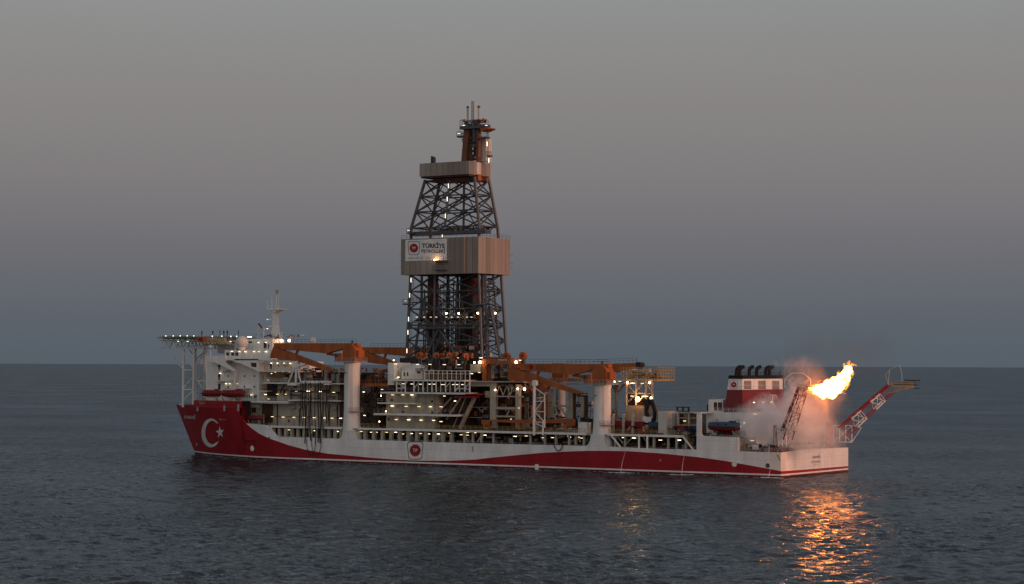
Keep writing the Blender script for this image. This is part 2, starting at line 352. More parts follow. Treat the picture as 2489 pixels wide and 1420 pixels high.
# long side: upper edge and the red/white boundary read off the photo on the port side plane
TOPL = [(583,1012),(590,1021),(597,1029.6),(605,1029.9),(650.7,1033.5),(660,1044),(671,1057.6),(678.6,1061.4),(700,1062),(825.7,1066.5),(831,1062),(834.6,1054),(836.5,1046),
        (861,1046),(862,1061),(866,1067),(872,1068.5),(1120,1077),(1424,1083.7),(1430,1080),(1434,1072),(1437,1056),(1469,1056),(1470,1066),
        (1472,1079),(1478,1086),(1600,1091),(1690,1093),(1693.4,1093),(1693.6,1002),(1704.5,1002),(1704.6,1054),(1707,1058),(1713,1060),(1795.4,1063),(1795.6,1097),(1830,1098),(1899,1100)]
RW = [(583,1012),(590,1021),(597,1029.8),(610,1041),(629,1054),(652,1065),(676,1073),(701,1082),(742,1093),(798,1103),(853.6,1108),(907,1113),(974,1118),(1027,1120),(1094,1120),(1160,1117),(1176,1114.6),(1221,1110),
      (1272,1105),(1323,1100.6),(1373.5,1098),(1424,1096),(1480,1096),(1529,1097),(1605,1102),(1693.6,1111),(1760,1120),(1832,1133),(1900.5,1145.5)]
YP = -20.9
tp = [S(a, b, YP) for a, b in TOPL]; rw = [S(a, b, YP) for a, b in RW]
def interp(pts, x):
    for a, b in zip(pts, pts[1:]):
        if a.x <= x <= b.x: return a.z+(b.z-a.z)*(x-a.x)/max(1e-6, b.x-a.x)
    return pts[0].z if x < pts[0].x else pts[-1].z
for p in tp: p.x = max(p.x, XB-.0)
tp[0].x = XB; XE = 226.9
tp[-1].x = XE
for i in range(1, len(tp)):                               # keep x monotone (fairings undercut by under a metre are squared)
    if tp[i].x < tp[i-1].x+.02: tp[i].x = tp[i-1].x+.02
xs = sorted(set([XB]+[p.x for p in tp]+[p.x for p in rw if p.x > XB+.2 and p.x < XE]+[XB+k*3 for k in range(1, 61) if XB+3*k < XE]))
for sgn in (-1, 1):
    col = []
    for x in xs:
        zt = interp(tp, x); zb = min(interp(rw, x), zt-.001)
        col.append((x, [-2.6, 0, .42, zb, zt]))
    for (xa, za), (xb, zb_) in zip(col, col[1:]):
        for k in range(4):
            q.k = (0, 1, 2, 1)[k]
            q.add([(xa, sgn*halfb(xa, za[k]), za[k]), (xb, sgn*halfb(xb, zb_[k]), zb_[k]), (xb, sgn*halfb(xb, zb_[k+1]), zb_[k+1]), (xa, sgn*halfb(xa, za[k+1]), za[k+1])], [(0, 1, 2, 3)])
            if k == 3:   # inner skin of the plating
                q.k = 1 if max(za[4]-za[3], zb_[4]-zb_[3]) > .05 else 2
                q.add([(xa, sgn*20.45*halfb(xa, 9)/21, za[3]), (xb, sgn*20.45*halfb(xb, 9)/21, zb_[3]), (xb, sgn*20.45*halfb(xb, 9)/21, zb_[4]), (xa, sgn*20.45*halfb(xa, 9)/21, za[4])], [(0, 1, 2, 3)])
                q.add([(xa, sgn*halfb(xa, za[4]), za[4]), (xb, sgn*halfb(xb, zb_[4]), zb_[4]), (xb, sgn*20.45*halfb(xb, 9)/21, zb_[4]), (xa, sgn*20.45*halfb(xa, 9)/21, za[4])], [(0, 1, 2, 3)])
# transom, slightly curved sheer, with the red band
tz = [(-2.6, -2.6), (0, 0), (.42, .42), (SX(1901, 1145.5, XE).z, SX(2062, 1133, XE).z), (tp[-1].z, SX(2062, 1088, XE).z)]
zmid = SX(1985, 1090, XE).z
for k in range(4):
    q.k = (0, 1, 2, 1)[k]
    for (ya, yb, fa, fb) in ((-21, -7, 0, .5), (-7, 21, .5, 1)):
        def zz(kk, t):
            a, b = tz[kk]; z = a+(b-a)*t
            return zmid if kk == 4 and t == .5 else z
        q.add([(XE, ya, zz(k, fa)), (XE, yb, zz(k, fb)), (XE, yb, zz(k+1, fb)), (XE, ya, zz(k+1, fa))], [(0, 1, 2, 3)])
q.k = 3
q.add([(XB, -20.4, 5.2), (XE-.1, -20.4, 5.2), (XE-.1, 20.4, 5.2), (XB, 20.4, 5.2)], [(0, 1, 2, 3)])
q.k = 2
q.box(XB-.2, XB-.02, -20.0, 20.0, 5.2, 15.2)
hull = q.build('hull', ['bottom_paint', 'hull_white', 'hull_red', 'deck'], SHIP)
# raised forecastle block
q = MB(); xa = S(475, 980, -13).x
poly = [(xa, -halfb(xa, 15.5)+.02)]+[(x, -halfb(x, 15.5)-.0) for x in np.linspace(xa+2, 44.8, 14)]
poly += [(x, -y) for x, y in reversed(poly)]
q.prismz(poly, 14.9, 17.0); q.build('forecastle', 'hull_red', SHIP)
for a in (478, 543, 577):                                  # fairlead pockets
    p = hullpt(a, 990, .02); p2 = hullpt(a+5, 990, .02); MB().add([p+Vector((0, -.03, -1.2)), p2+Vector((0, -.03, -1.2)), p2+Vector((0, -.03, .9)), p+Vector((0, -.03, .9))], [(0, 1, 2, 3)]).build('fairlead', 'grey', SHIP)
# crescent and star
def crescent():
    q = MB(); cx_, cy_ = 513.5, 1052.5; n = 40; o_ = []; i_ = []
    A0, A1 = R(38), R(325)
    for k in range(n+1):
        t = k/n; a = A0+(A1-A0)*t
        o_.append((cx_+23.2*math.cos(a)*1.0, cy_-35*math.sin(a)))
    for k in range(n+1):
        t = k/n; a = R(52)+(R(306)-R(52))*t
        i_.append((cx_+3.2+17*math.cos(a), cy_-1+(-28.5)*math.sin(a)))
    i_[0] = o_[0]; i_[-1] = o_[-1]
    vs = []
    for a, b in zip(o_, i_):
        for t in (0, .5, 1): vs.append(hullpt(a[0]+(b[0]-a[0])*t, a[1]+(b[1]-a[1])*t, .09))
    q.add(vs, [(3*i+j, 3*i+3+j, 3*i+4+j, 3*i+1+j) for i in range(n) for j in (0, 1)]); q.build('crescent', 'hull_white', SHIP)
    q = MB(); c = (535.5, 1051); pts = []
    for k in range(10):
        a = R(97+36*k); r = 1 if k % 2 == 0 else .40; pts.append((c[0]+10.5*r*math.cos(a), c[1]-15.5*r*math.sin(a)))
    vs = [hullpt(*c, .13)]+[hullpt(*p, .10) for p in pts]; q.add(vs, [(0, 1+i, 1+(i+1) % 10) for i in range(10)]); q.build('star', 'hull_white', SHIP)
crescent()
def bow_text(txt, x0, y0, x1, y1, slope, m, name='ship_name'):
    return put_text(txt, lambda u, v: hullpt(x0+(x1-x0)*u, y1+(y0-y1)*v+slope*u, .09), name, m, SHIP, .012)
bow_text('KANUN\u0130', 449, 1007, 475.5, 1017.5, 1.5, 'hull_white')
bow_text('IMO  I I I I I I I', 534, 1018.6, 550, 1021, .6, 'hull_white', 'ship_number')
# side marks: thruster discs, emblem, draught marks
def side_disc(px, py, r, m, Y=-21.04):
    p = S(px, py, Y); q = MB(); q.add([(p.x+r*math.cos(a), Y, p.z+r*math.sin(a)) for a in [k*math.pi/8 for k in range(16)]], [tuple(range(16))]); return q.build('thruster_mark', m, SHIP)
p = hullpt(613.5, 1090); MB().ball(p, .75, 14, (1, .12, 1.2)).build('thruster_mark', 'white', SHIP)
side_disc(1785, 1128, .75, 'white'); side_disc(1866, 1132, .62, 'textgrey'); side_disc(1605, 1119, .3, 'grey'); p = hullpt(479, 1080); MB().ball(p, .4, 10, (1, .2, 1)).build('draught_mark', 'grey', SHIP)
for a, b in ((608,1056),(588,1055),(654,1064)): MB().ball(hullpt(a, b, -.1), .35, 10, (1.3, .5, .8)).build('hawse_hole', 'dark', SHIP)
def facing(px0, py0, px1, py1, Y): return quad(S(px0, py1, Y), S(px1, py1, Y), S(px0, py0, Y), S(px1, py0, Y))
fe = facing(988.5, 1072.5, 1030, 1117.5, -21.05); emblem(fe, SHIP)
put_text('TP', lambda u, v: fe(.36+.28*u, .41+.18*v)+Vector((0, -.03, 0)), 'emblem_letters', 'hull_white', SHIP, .01)
ft = quad(SX(1975, 1114.5, XE+.05), SX(1994, 1113, XE+.05), SX(1975, 1106.5, XE+.05), SX(1994, 1105, XE+.05)); put_text('KANUN\u0130', ft, 'stern_name', 'textgrey', SHIP, .01)
ft = quad(SX(1972, 1126, XE+.05), SX(1995, 1124, XE+.05), SX(1972, 1119.5, XE+.05), SX(1995, 1117.5, XE+.05)); put_text('\u0130STANBUL', ft, 'stern_port_name', 'textgrey', SHIP)
ft = quad(SX(1978, 1131, XE+.05), SX(1990, 1130, XE+.05), SX(1978, 1128.5, XE+.05), SX(1990, 1127.5, XE+.05)); put_text('IMO  I I I I I I I', ft, 'stern_number', 'textgrey', SHIP)
MB().pp([(1887,1104),(1893,1106),(1897,1121),(1893,1119)], -21.04, .02).build('rust_stain', 'yellow', SHIP)
MB().pp([(1146,1085),(1151,1085),(1150,1100),(1147,1097)], -21.04, .02).build('rust_stain', 'beige_rust', SHIP)
q = MB(); a = S(1305, 1134, -21.2); q.box(a.x-.45, a.x+.45, -21.5, -21, -.6, .9); q.build('sea_chest_guard', 'white', SHIP)
# ------------------------------------------------------------------ upper deck slab, posts and dark interior of the open main deck
def deck_z(x): return 9.55
q = MB(); q.box(54.5, 197.6, -20.4, 20.4, 9.3, 9.62); q.build('upper_deck', 'grey', SHIP)
q = MB(); q.k = 0
for a, b in ((56.5, 83.6), (89.5, 167.8), (174.5, 197.6)): q.box(a, b, -20.75, -20.4, 9.28, 9.9)
each(q, 'deck_edge', 'white', SHIP)
q = MB(); q.box(56, 203, -12, 12, 5.2, 9.3); q.build('added_dark_bulkhead', 'brown', SHIP)  # closing block added in dark brown to give the open deck its darkness
rnd = random.Random(3)
q = MB()
for a in list(range(665, 835, 15))+list(range(888, 1110, 21)): 
    x = S(a, 1055, -19.6).x; q.box(x-.45, x+.45, -20.0, -19.0, 5.2, 9.3); q.prism([(x-.9, 5.2), (x+.9, 5.2), (x+.45, 6.6), (x-.45, 6.6)], -19.9, -19.1)
for a in (1130,1150,1170,1200,1290,1325,1352,1384,1400,1420,1496,1520,1554,1574,1590,1625,1645,1668):
    x = S(a, 1065, -19.6).x; q.box(x-.28, x+.28, -19.9, -19.3, 5.2, 9.3)
each(q, 'deck_post', 'cream', SHIP)
q = MB()
for (a, b, c, d) in ((1095,1046,1064,1071),(1120,1048,1140,1076),(1175,1050,1160,1076),(1500,1060,1515,1078),(1540,1060,1522,1080),(1562,1060,1575,1078),(1403,1060,1412,1075),(1315,1062,1322,1072)):
    p1 = S(a, b, -19.4); p2 = S(c, d, -19.4); q.bar(p1, p2, .22)
each(q, 'deck_brace', 'cream', SHIP)
q = MB()                                                      # white posts and struts outboard of the after recess
for a, b, c, d in ((1553,1058,1553,1093),(1573,1058,1573,1093),(1484,1056,1508,1087),(1659,1060,1685,1093)):
    p1 = S(a, b, -20.9); p2 = S(c, d, -20.9); q.bar(p1, p2, .28)
each(q, 'outboard_strut', 'white', SHIP)
def clutter(name, mats, x0, x1, y0, y1, z0, z1, n, seed, parent, pipes=.5, size=1.6):
    r = random.Random(seed); q = MB()
    for k in range(n):
        q.k = r.randrange(len(mats)); x = r.uniform(x0, x1); y = r.uniform(y0, y1); z = r.uniform(z0, z1)
        if r.random() < pipes:
            L_ = r.uniform(1, 5); d = r.choice(((1,0,0),(0,0,1),(1,0,0),(0,0,1),(.6,0,.8)))
            x2 = min(x1, x+d[0]*L_); z2 = min(z1, z+d[2]*L_); q.bar((x, y, z), (x2, y, z2), r.uniform(.07, .26), 6)
        else:
            a, b, c = (r.uniform(.3, size) for _ in range(3)); q.box(x, min(x1, x+a), y, y+b, z, min(z1, z+c))
            if r.random() < .4: q.bar((x, y-.3, z), (x, y-.3, min(z1, z+c)), .15, 6)
    def size_(p): vs = q.v[p[0]:p[1]]; return sum(max(v[i] for v in vs)-min(v[i] for v in vs) for i in (0, 2))
    big = sorted(q.p, key=size_, reverse=True)[:22]; bs = set(big)
    for p in big:
        r_ = MB(); r_.v = q.v[p[0]:p[1]]; r_.f = [[i-p[0] for i in f] for f in q.f[p[2]:p[3]]]; r_.build('pipe' if p[1]-p[0] == 12 else 'equipment_box', mats[q.m[p[2]]], parent)
    w = MB()
    for p in q.p:
        if p not in bs: w.k = q.m[p[2]]; w.add(q.v[p[0]:p[1]], [[i-p[0] for i in f] for f in q.f[p[2]:p[3]]])
    o = w.build(name, mats, parent); o['kind'] = 'stuff'; return o
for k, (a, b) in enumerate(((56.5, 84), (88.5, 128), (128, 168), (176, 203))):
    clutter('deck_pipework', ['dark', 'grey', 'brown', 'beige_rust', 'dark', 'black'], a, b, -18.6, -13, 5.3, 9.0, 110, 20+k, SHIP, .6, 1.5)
q = MB(); q.rail([(57, -20.3, 6.0), (83, -20.3, 6.0)], .9, 1.5); q.rail([(90, -20.3, 5.8), (167, -20.3, 5.8)], .9, 1.5); q.rail([(176, -20.3, 5.6), (202, -20.3, 5.6)], .9, 1.5); q.build('main_deck_rail', 'grey', SHIP)
q = MB(); q.rail([(57, -20.55, 9.9), (83.5, -20.55, 9.9)], 1.1, 1.8); q.build('upper_deck_rail', 'grey', SHIP)
q = MB(); q.rail([(89.8, -20.55, 9.9), (97, -20.55, 9.9)], 1.2, 1.8, .05, 3); q.rail([(115, -20.55, 9.9), (167.5, -20.55, 9.9)], 1.2, 1.8, .05, 3); q.rail([(175, -20.55, 9.9), (197.4, -20.55, 9.9)], 1.2, 1.8, .05, 3); q.build('yellow_rail', 'yellow', SHIP)
# lamps under the upper deck, read off the photo
tubes([(659,1041),(681,1045),(703,1045),(709,1043),(724,1046),(766,1047),(765,1047),(820,1049)], -19.2, SHIP, .95)
tubes([(878,1049),(903,1051),(915,1051),(940,1051),(962,1051),(1000,1054),(979,1055),(1022,1054),(1042,1055),(1066,1055),(1094,1053),(1100,1057),(1121,1057),(1136,1058),(1137,1051),(1154,1052),(1179,1058)], -19.0, SHIP, 1.1)
tubes([(1252,1061),(1279,1060),(1318,1064),(1343,1064),(1383,1060),(1384,1063),(1406,1063),(1414,1065)], -19.4, SHIP, 1.1)
tubes([(1516,1064),(1541,1065),(1605,1070),(1651,1070)], -19.5, SHIP, 1.3)

# ------------------------------------------------------------------ accommodation block
ACC = thing('accommodation_block', 'white accommodation block with round-cornered brackets and small portholes', 'superstructure', (40, 0, 16))
YA = -16
a = S(501, 878, YA); b = S(629, 975, YA)
q = MB(); q.box(a.x, b.x, YA, 16, 15.1, a.z); q.build('wall', 'white', ACC)
q = MB()
q.pp([(503,865),(519,865),(519,878),(503,878)], -19.5, 3.5)                          # bridge wing end
q.pp([(503,865),(548,865),(548,882),(572,900),(568,903),(560,899),(519,880),(503,879)], -19.6, .6)
q.pp([(570,868),(583,872),(628,872),(629,905),(622,900),(583,883),(570,881)], -19.6, .6)
q.pp([(548,873),(660,873),(660,876),(548,876)], -19.6, 3.6)
q.pp([(503,876),(548,876),(548,879),(503,879)], -19.5, 3.5)
q.build('bridge_wing', 'white', ACC)
q = MB(); q.pp([(572,897),(567,901),(567,975),(571,975)], -17.4, 1.4); q.pp([(629,903),(623,903),(625,974),(629,974)], -17.4, 1.4); each(q, 'bracket', 'white', ACC)
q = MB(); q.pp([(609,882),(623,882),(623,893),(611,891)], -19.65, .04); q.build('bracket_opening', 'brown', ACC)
q = MB(); a = S(546, 851, -14); b = S(660, 875, -14); q.box(a.x, b.x, -14, -6, b.z, a.z); q.build('bridge_deckhouse', 'white', ACC)
q = MB(); a = S(594, 824, -9); b = S(662, 851, -9); q.box(a.x, b.x, -9, -3, b.z-1, a.z); q.build('upper_deckhouse', 'white', ACC)
q = MB(); q.pb(528, 830, 594, 847, -9, 12); q.build('wheelhouse', 'white', ACC)
for a, b in ((550,858),(562,858),(572,858)): MB().pb(a, b-1, a+7, b+7, -14.04, .05).build('window', 'glass', ACC)
for a, b in ((563,831),(604,830)): MB().pb(a, b, a+8, b+4, -9.04, .05).build('window', 'glass', ACC)
for c in (554, 573, 594, 618):
    for r_ in (914.5, 940): MB().pb(c-1.3, r_-2.2, c+1.5, r_+2.2, YA-.05, .08).build('porthole', 'glass', ACC)
for c in (594, 620): MB().pb(c-1.3, 962, c+1.5, 967, YA-.05, .08).build('porthole', 'glass', ACC)
for a, b in ((532,892),(532,917),(532,940)): MB().pb(a-2, b-7, a+3.5, b+7, YA-.06, .08).build('door', 'dark', ACC)
q = MB(); q.pb(522, 899.5, 550, 901.5, -18, 2); q.pb(520, 925, 556, 927, -18, 2); q.pb(570, 943, 600, 945, -18, 2); each(q, 'balcony', 'white', ACC)
q = MB()
for a, b, c in ((524, 901, 549), (522, 926, 555), (583, 952, 600), (546, 872, 566), (584, 872, 660)): q.rail([S(a, b, -18.1), S(c, b, -18.1)], 1.0, 1.2, .04, 3)
q.build('railing', 'white', ACC)
# aft terraces
q = MB()
q.pb(629, 880, 712, 903, -13.5, 8); q.build('aft_deckhouse', 'white', ACC)
q = MB(); q.pb(629, 904, 700, 930, -10.5, 16); q.build('aft_lower_house', 'beige_rust', ACC)
q = MB(); q.pb(629, 931, 662, 975, -12, 18); q.build('aft_machinery_house', 'brown', ACC)
q = MB(); q.pb(629, 901.5, 715, 904, -18, 6); q.pb(637, 929.5, 702, 932, -18.6, 8); q.pb(625, 974.5, 700, 978, -19, 9); q.pb(628, 950, 650, 952, -17, 5); q.pb(660, 873, 712, 876, -17, 5); q.pb(584, 975, 640, 978, -19.5, 8); each(q, 'terrace', 'white', ACC)
q = MB(); q.rail([S(630, 901, -18), S(700, 901, -18)], 1.0, 1.3, .04, 3); q.rail([S(638, 929, -18.5), S(700, 929, -18.5)], 1, 1.3, .04, 3); q.rail([S(586, 974, -19), S(690, 974, -19)], 1.1, 1.3, .04, 3); q.build('terrace_rail', 'white', ACC)
q = MB(); q.stair(S(635, 876, -16), S(653, 901, -16)); q.stair(S(637, 905, -16), S(652, 929, -16)); q.stair(S(655, 851, -15), S(668, 870, -15)); q.build('staircase', 'white', ACC)
for a, b in ((658,890),(643,840)): MB().pb(a-2, b-7, a+2.5, b+7, -13.56, .08).build('door', 'dark', ACC)
for c in (677, 692, 639): MB().pb(c-1.1, 886, c+1.1, 891, -13.56, .08).build('porthole', 'glass', ACC)
clutter('deck_machinery', ['red', 'blue', 'grey', 'dark', 'orange', 'cream'], 57, 70, -17.5, -14, 23.6, 26.2, 26, 5, ACC, .4, 1.4)
clutter('bridge_roof_gear', ['white', 'dark', 'red', 'grey', 'orange'], 38, 54, -8, 2, 36.3, 37.6, 22, 6, ACC, .5, .7)
q = MB(); q.path([S(586,977,-19.8), S(607,977,-19.8), S(607,1010,-19.8)], .32); q.path([S(586,983,-19.8), S(601,984,-19.8), S(601,1010,-19.8)], .3); q.build('exhaust_pipe', 'black', ACC)
q = MB(); q.pb(584, 979, 660, 1028, -15.5, 20); q.build('lower_house', 'cream', ACC)
q = MB(); q.pb(612, 985, 622, 1003, -15.58, .1); q.pb(637, 976, 662, 1028, -15.6, .12); q.build('door', 'brown', ACC)
tubes([(535,907.5),(549,933),(558,933),(576,933),(611,960)], YA-.45, ACC, .6)
tubes([(563,854.5),(582,855),(596,855),(617,855),(629,855),(646,855)], -14.4, ACC, .75)
tubes([(560,830),(551,842.5),(571,842.5),(628,833),(646,832.5)], -9.4, ACC, .7)
tubes([(634.5,884),(659,883),(674,883),(690,883),(705,883),(705.5,884)], -13.9, ACC, .6)
tubes([(640,908),(660,908),(669,904.5),(689,904.5),(704,904.5),(652,924),(640,934)], -12.5, ACC, .6)
tubes([(631,970.5),(645,960),(659,960),(634,985),(653,970)], -12.6, ACC, .8)
floods([(685,828.5),(703,828)], -6, ACC, .42)
q = MB(); q.pb(668, 836, 672, 851, -5, 3); q.bar(S(686,805,-6), S(686,828,-6), .08); q.build('antenna', 'white', ACC)

# ------------------------------------------------------------------ helideck
HEL = thing('helideck', 'flat octagonal helideck on white legs and trusses above the bow', 'helideck', (10, 0, 15))
c = Vector((13.4, 0, 0)); zt = S(400, 819.5, 0).z; RAD = 14.6
oc = [(c.x+RAD/math.cos(R(22.5))*math.cos(R(22.5+45*k)), c.y+RAD/math.cos(R(22.5))*math.sin(R(22.5+45*k))) for k in range(8)]
MB().prismz(oc, zt-.45, zt).build('landing_deck', 'deckgreen', HEL)
q = MB(); RO = RAD+1.5; oo = [(c.x+RO/math.cos(R(22.5))*math.cos(R(22.5+45*k)), c.y+RO/math.cos(R(22.5))*math.sin(R(22.5+45*k))) for k in range(8)]
for k in range(8):
    a, b = Vector((*oo[k], zt-.2)), Vector((*oo[(k+1) % 8], zt-.2)); a1, b1 = Vector((*oc[k], zt-.4)), Vector((*oc[(k+1) % 8], zt-.4))
    q.bar(a, b, .06); q.bar(a1-Vector((0,0,.9)), b1-Vector((0,0,.9)), .12)
    for t in np.linspace(0, 1, 9): q.bar(a1.lerp(b1, t), a.lerp(b, t), .05)
q.build('safety_net', 'grey', HEL)
q = MB()                                                     # truss grid below the deck
for yy in np.linspace(-10.5, 10.5, 5):
    hw = min(RAD, RAD*1.0 if abs(yy) < 7 else RAD-3); z1, z0 = zt-.6, zt-3.6
    q.bar((c.x-hw+3.0, yy, z0), (c.x+hw, yy, z0), .15); q.bar((c.x-hw, yy, z1), (c.x+hw, yy, z1), .15)
    n = 9
    for k in range(n):
        xa_ = c.x-hw+3+(2*hw-3)*k/n; xb_ = c.x-hw+3+(2*hw-3)*(k+1)/n; xm = (xa_+xb_)/2
        q.bar((xa_, yy, z0), (xm, yy, z1), .14); q.bar((xm, yy, z1), (xb_, yy, z0), .14)
    q.bar((c.x-hw, yy, z1), (c.x-hw+3, yy, z0), .12)
for xx in np.linspace(c.x-11, c.x+13, 7): q.bar((xx, -10.5, zt-3.6), (xx, 10.5, zt-3.6), .12); q.bar((xx, -13, zt-.7), (xx, 13, zt-.7), .12)
q.build('deck_truss', 'white', HEL)
q = MB(); q.pb(482, 832, 548, 833.5, -14.2, 2); q.rail([S(482, 832, -14.2), S(548, 832, -14.2)], 1.4, 1.2, .06, 3); q.build('deck_walkway', 'yellow', HEL)
q = MB(); q.pb(492, 822, 545, 830, -12.6, 1); q.build('deck_edge_panel', 'beige_rust', HEL)
MB().pb(482, 820, 491, 830, -14.5, 2).build('foam_cabinet', 'red', HEL)
legs = [((445, 978), (445, 850), -9), ((470, 982), (470, 850), -9), ((474, 980), (474, 850), 6), ((497, 975), (497, 850), 6)]
for (a, b, y) in legs:
    p0 = S(a[0], a[1], y); p1 = Vector((p0.x, y, zt-3.6)); p0.z = 14.6; MB().bar(p0, p1, .42, 10).build('leg', 'white', HEL, True)
q = MB()
def br(a, b, y=-9, r=.2, y2=None): q.bar(S(*a, y), S(*b, y if y2 is None else y2), r, 6)
br((445,900),(470,900)); br((445,947),(470,947)); br((470,917),(445,944)); br((470,950),(445,974)); br((402,855),(445,896)); br((445,855),(470,895)); br((460,850),(497,900), 6); br((500,850),(474,895), 6)
br((505,850),(476,890)); br((470,880),(497,855), -9, .2, 6); br((474,930),(497,905),6); br((479,926),(501,926)); br((481,926),(492,945)); br((445,978),(437,985)); br((470,978),(482,960))
each(q, 'leg_brace', 'white', HEL)
for a, b in ((403,817),(421,817),(438,817),(455,817),(471,817),(516,817.5),(539,817.5),(561,818),(575,818),(590,818.5)): MB().ball(S(a, b, -14.5 if a > 480 else -12), .2, 6).build('edge_lamp', 'greenlamp', HEL)
MB().pb(601, 818, 610, 820.5, -12, .4).build('edge_lamp', 'greenlamp', HEL)
tubes([(433,830),(456,830)], -11, HEL, .8, 'greenlamp')
q = MB(); z = zt-2.4; q.box(22, 40, -12.5, -11, z-.3, z); q.rail([(22, -12.5, z), (40, -12.5, z)], 1.1, 1.6); q.box(26, 33, -10, 2, z-3, z-.3); q.build('access_bridge', 'grey', HEL)

# radar mast
MST = thing('radar_mast', 'white tapered radar mast with crosstrees standing on the bridge roof', 'mast', (41, 0, 36))
q = MB(); YM = 0
q.pp([(654,828),(679,828),(673,812),(669,790),(669,752),(663,752),(661,800),(659,815)], YM-.8, 1.8); q.build('tower', 'white', MST)
q = MB()
q.pb(648, 750, 678, 753, YM-2, 4); q.pb(650, 775, 664, 777, YM-1, 2); q.pb(651, 792, 662, 794, YM-1, 2); q.rail([S(649, 750, YM-2), S(678, 750, YM-2)], 1.1, 1, .05, 3)
q.pp([(658,753),(676,753),(669,759),(663,759)], YM-1.5, 3); q.build('platform', 'white', MST)
q = MB(); q.bar(S(661,750,YM), S(661,716,YM), .14, 6); q.bar(S(672,750,YM), S(672,708,YM), .2, 6); q.bar(S(677,750,YM), S(677,709,YM), .12, 6); q.bar(S(650,750,YM), S(650,730,YM), .14, 6); q.bar(S(664,712,YM), S(679,711,YM), .12)
q.bar(S(668,750,YM), S(668,725,YM), .06); q.bar(S(647,733,YM), S(655,733,YM), .2); q.build('antenna_pole', 'white', MST)
q = MB(); q.box(*(lambda p: (p.x-.4, p.x+.4))(S(674, 708, YM)), -.4, .4, *(lambda z: (z-.5, z+.6))(S(674, 710, YM).z)); q.build('radar_scanner', 'grey', MST)
tubes([(650,777),(650,799)], -1.5, MST, .5)

# satellite domes
for px, py, r, Y, lab, base in ((588,832,14,-15,'large white satellite dome on the bridge deck beside the helideck',852),(512,844,5.2,-16,'small white satellite dome on a post at the forward bridge wing',866),
                                (641,801,4.2,-6,'small white capped satellite dome on a thin pole by the radar mast',830),(760,829,8,6,'medium white satellite dome behind the forward crane boom',850)):
    cc = S(px, py, Y); rr = r/ (7.1 if Y < 0 else 6.9)
    t = thing('satellite_dome', lab, 'radome', S(px, base, Y))
    MB().ball(cc, rr, 20).build('dome', 'dome_white', t, True)
    MB().bar(S(px, base, Y), cc-Vector((0, 0, rr*.8)), rr*.45 if r > 7 else .14, 10, rr*.6 if r > 7 else .2).build('pedestal', 'white', t, True)
FL = thing('flag', 'small red flag flying from a thin staff beside the radar mast', 'flag', S(627, 826, -8))
MB().bar(S(627,826,-8), S(627,780,-8), .05).build('staff', 'white', FL)
q = MB(); pts = [(626,784),(630,785.5),(635,792),(638,795)]; q.add([S(a, b+d, -8+.3*math.sin(i*2)) for d in (0, 6) for i, (a, b) in enumerate(pts)], [(0,1,5,4),(1,2,6,5),(2,3,7,6)]); q.build('cloth', 'boatred', FL)

# ------------------------------------------------------------------ lifeboats
def boat(name, label, x0, x1, py0, py1, Y, w, mh, mc, group=None, davit=True, stripe=None):
    a = S(x0, py0, Y); b = S(x1, py1, Y); L_ = b.x-a.x; H = a.z-b.z; zc = b.z; t = thing(name, label, 'lifeboat', ((a.x+b.x)/2, Y+w/2, zc), group)
    yc = Y+w/2; ns = 14; nr = 16; mid = .48
    def ring(s, full):
        u = s*2-1; k = (1-abs(u)**3.2)**.5 if abs(u) < 1 else 0; k = max(k, .12); pts = []
        for j in range(nr):
            th = 2*math.pi*j/nr; cy_ = math.cos(th); cz_ = math.sin(th)
            yy = yc+w/2*k*math.copysign(abs(cy_)**.7, cy_); zz = zc+H*mid+(H*(1-mid)*(.8+.2*k) if cz_ > 0 else H*mid*(.55+.45*k))*math.copysign(abs(cz_)**.8, cz_)
            pts.append((a.x+L_*s, yy, zz))
        return pts
    rg = [ring(i/ns, 1) for i in range(ns+1)]
    for nm, js, m in (('canopy', range(0, nr//2), mc), ('hull', range(nr//2, nr), mh)):
        q = MB(); q.add([p for r_ in rg for p in r_], [(i*nr+j, i*nr+(j+1) % nr, (i+1)*nr+(j+1) % nr, (i+1)*nr+j) for i in range(ns) for j in js]); 
        q.add(rg[0], [tuple(range(0, nr//2+1)) if nm == 'canopy' else tuple(list(range(nr//2, nr))+[0])]); q.add(rg[-1], [tuple(range(0, nr//2+1)) if nm == 'canopy' else tuple(list(range(nr//2, nr))+[0])])
        q.build(nm, m, t, True)
    q = MB(); q.box(a.x+L_*.70, a.x+L_*.84, yc-w*.25, yc+w*.25, zc+H*.92, zc+H*1.12); q.build('cockpit', mc, t)
    MB().box(a.x+L_*.05, a.x+L_*.95, Y-.12, Y+.05, zc+H*mid-.1, zc+H*mid+.1).build('fender', 'dark', t)
    for s in (.35, .6): MB().box(a.x+L_*s, a.x+L_*s+.7, Y+.02, Y+.2, zc+H*.66, zc+H*.80).build('hatch', 'glass', t)
    if davit:
        dv = thing('boat_davit', label.replace('enclosed lifeboat', 'lifeboat')+', its davit frame', 'davit', ((a.x+b.x)/2, yc, zc-2))
        dv['label'] = 'davit frame under the '+davit
        q = MB()
        for s in (.15, .85):
            x = a.x+L_*s; q.bar((x, yc, zc-2.1), (x, yc-w*.45, zc+.1), .2); q.bar((x, yc+w*.7, zc-2.1), (x, yc+w*.7, zc+H*1.2), .22); q.bar((x, yc+w*.7, zc+H*1.2), (x, yc, zc+H*1.12), .16)
        q.bar((a.x+L_*.1, yc+w*.7, zc-.1), (b.x-L_*.1, yc+w*.7, zc-.1), .15); q.build('arm', 'grey', dv)
        q = MB(); q.box(a.x, b.x, Y+.3, Y+w, zc-2.3, zc-2.05); q.rail([(a.x, Y+.3, zc-2.05), (b.x, Y+.3, zc-2.05)], 1.0, 1.0, .06, 2); q.build('platform', 'beige_rust', dv)
    return t
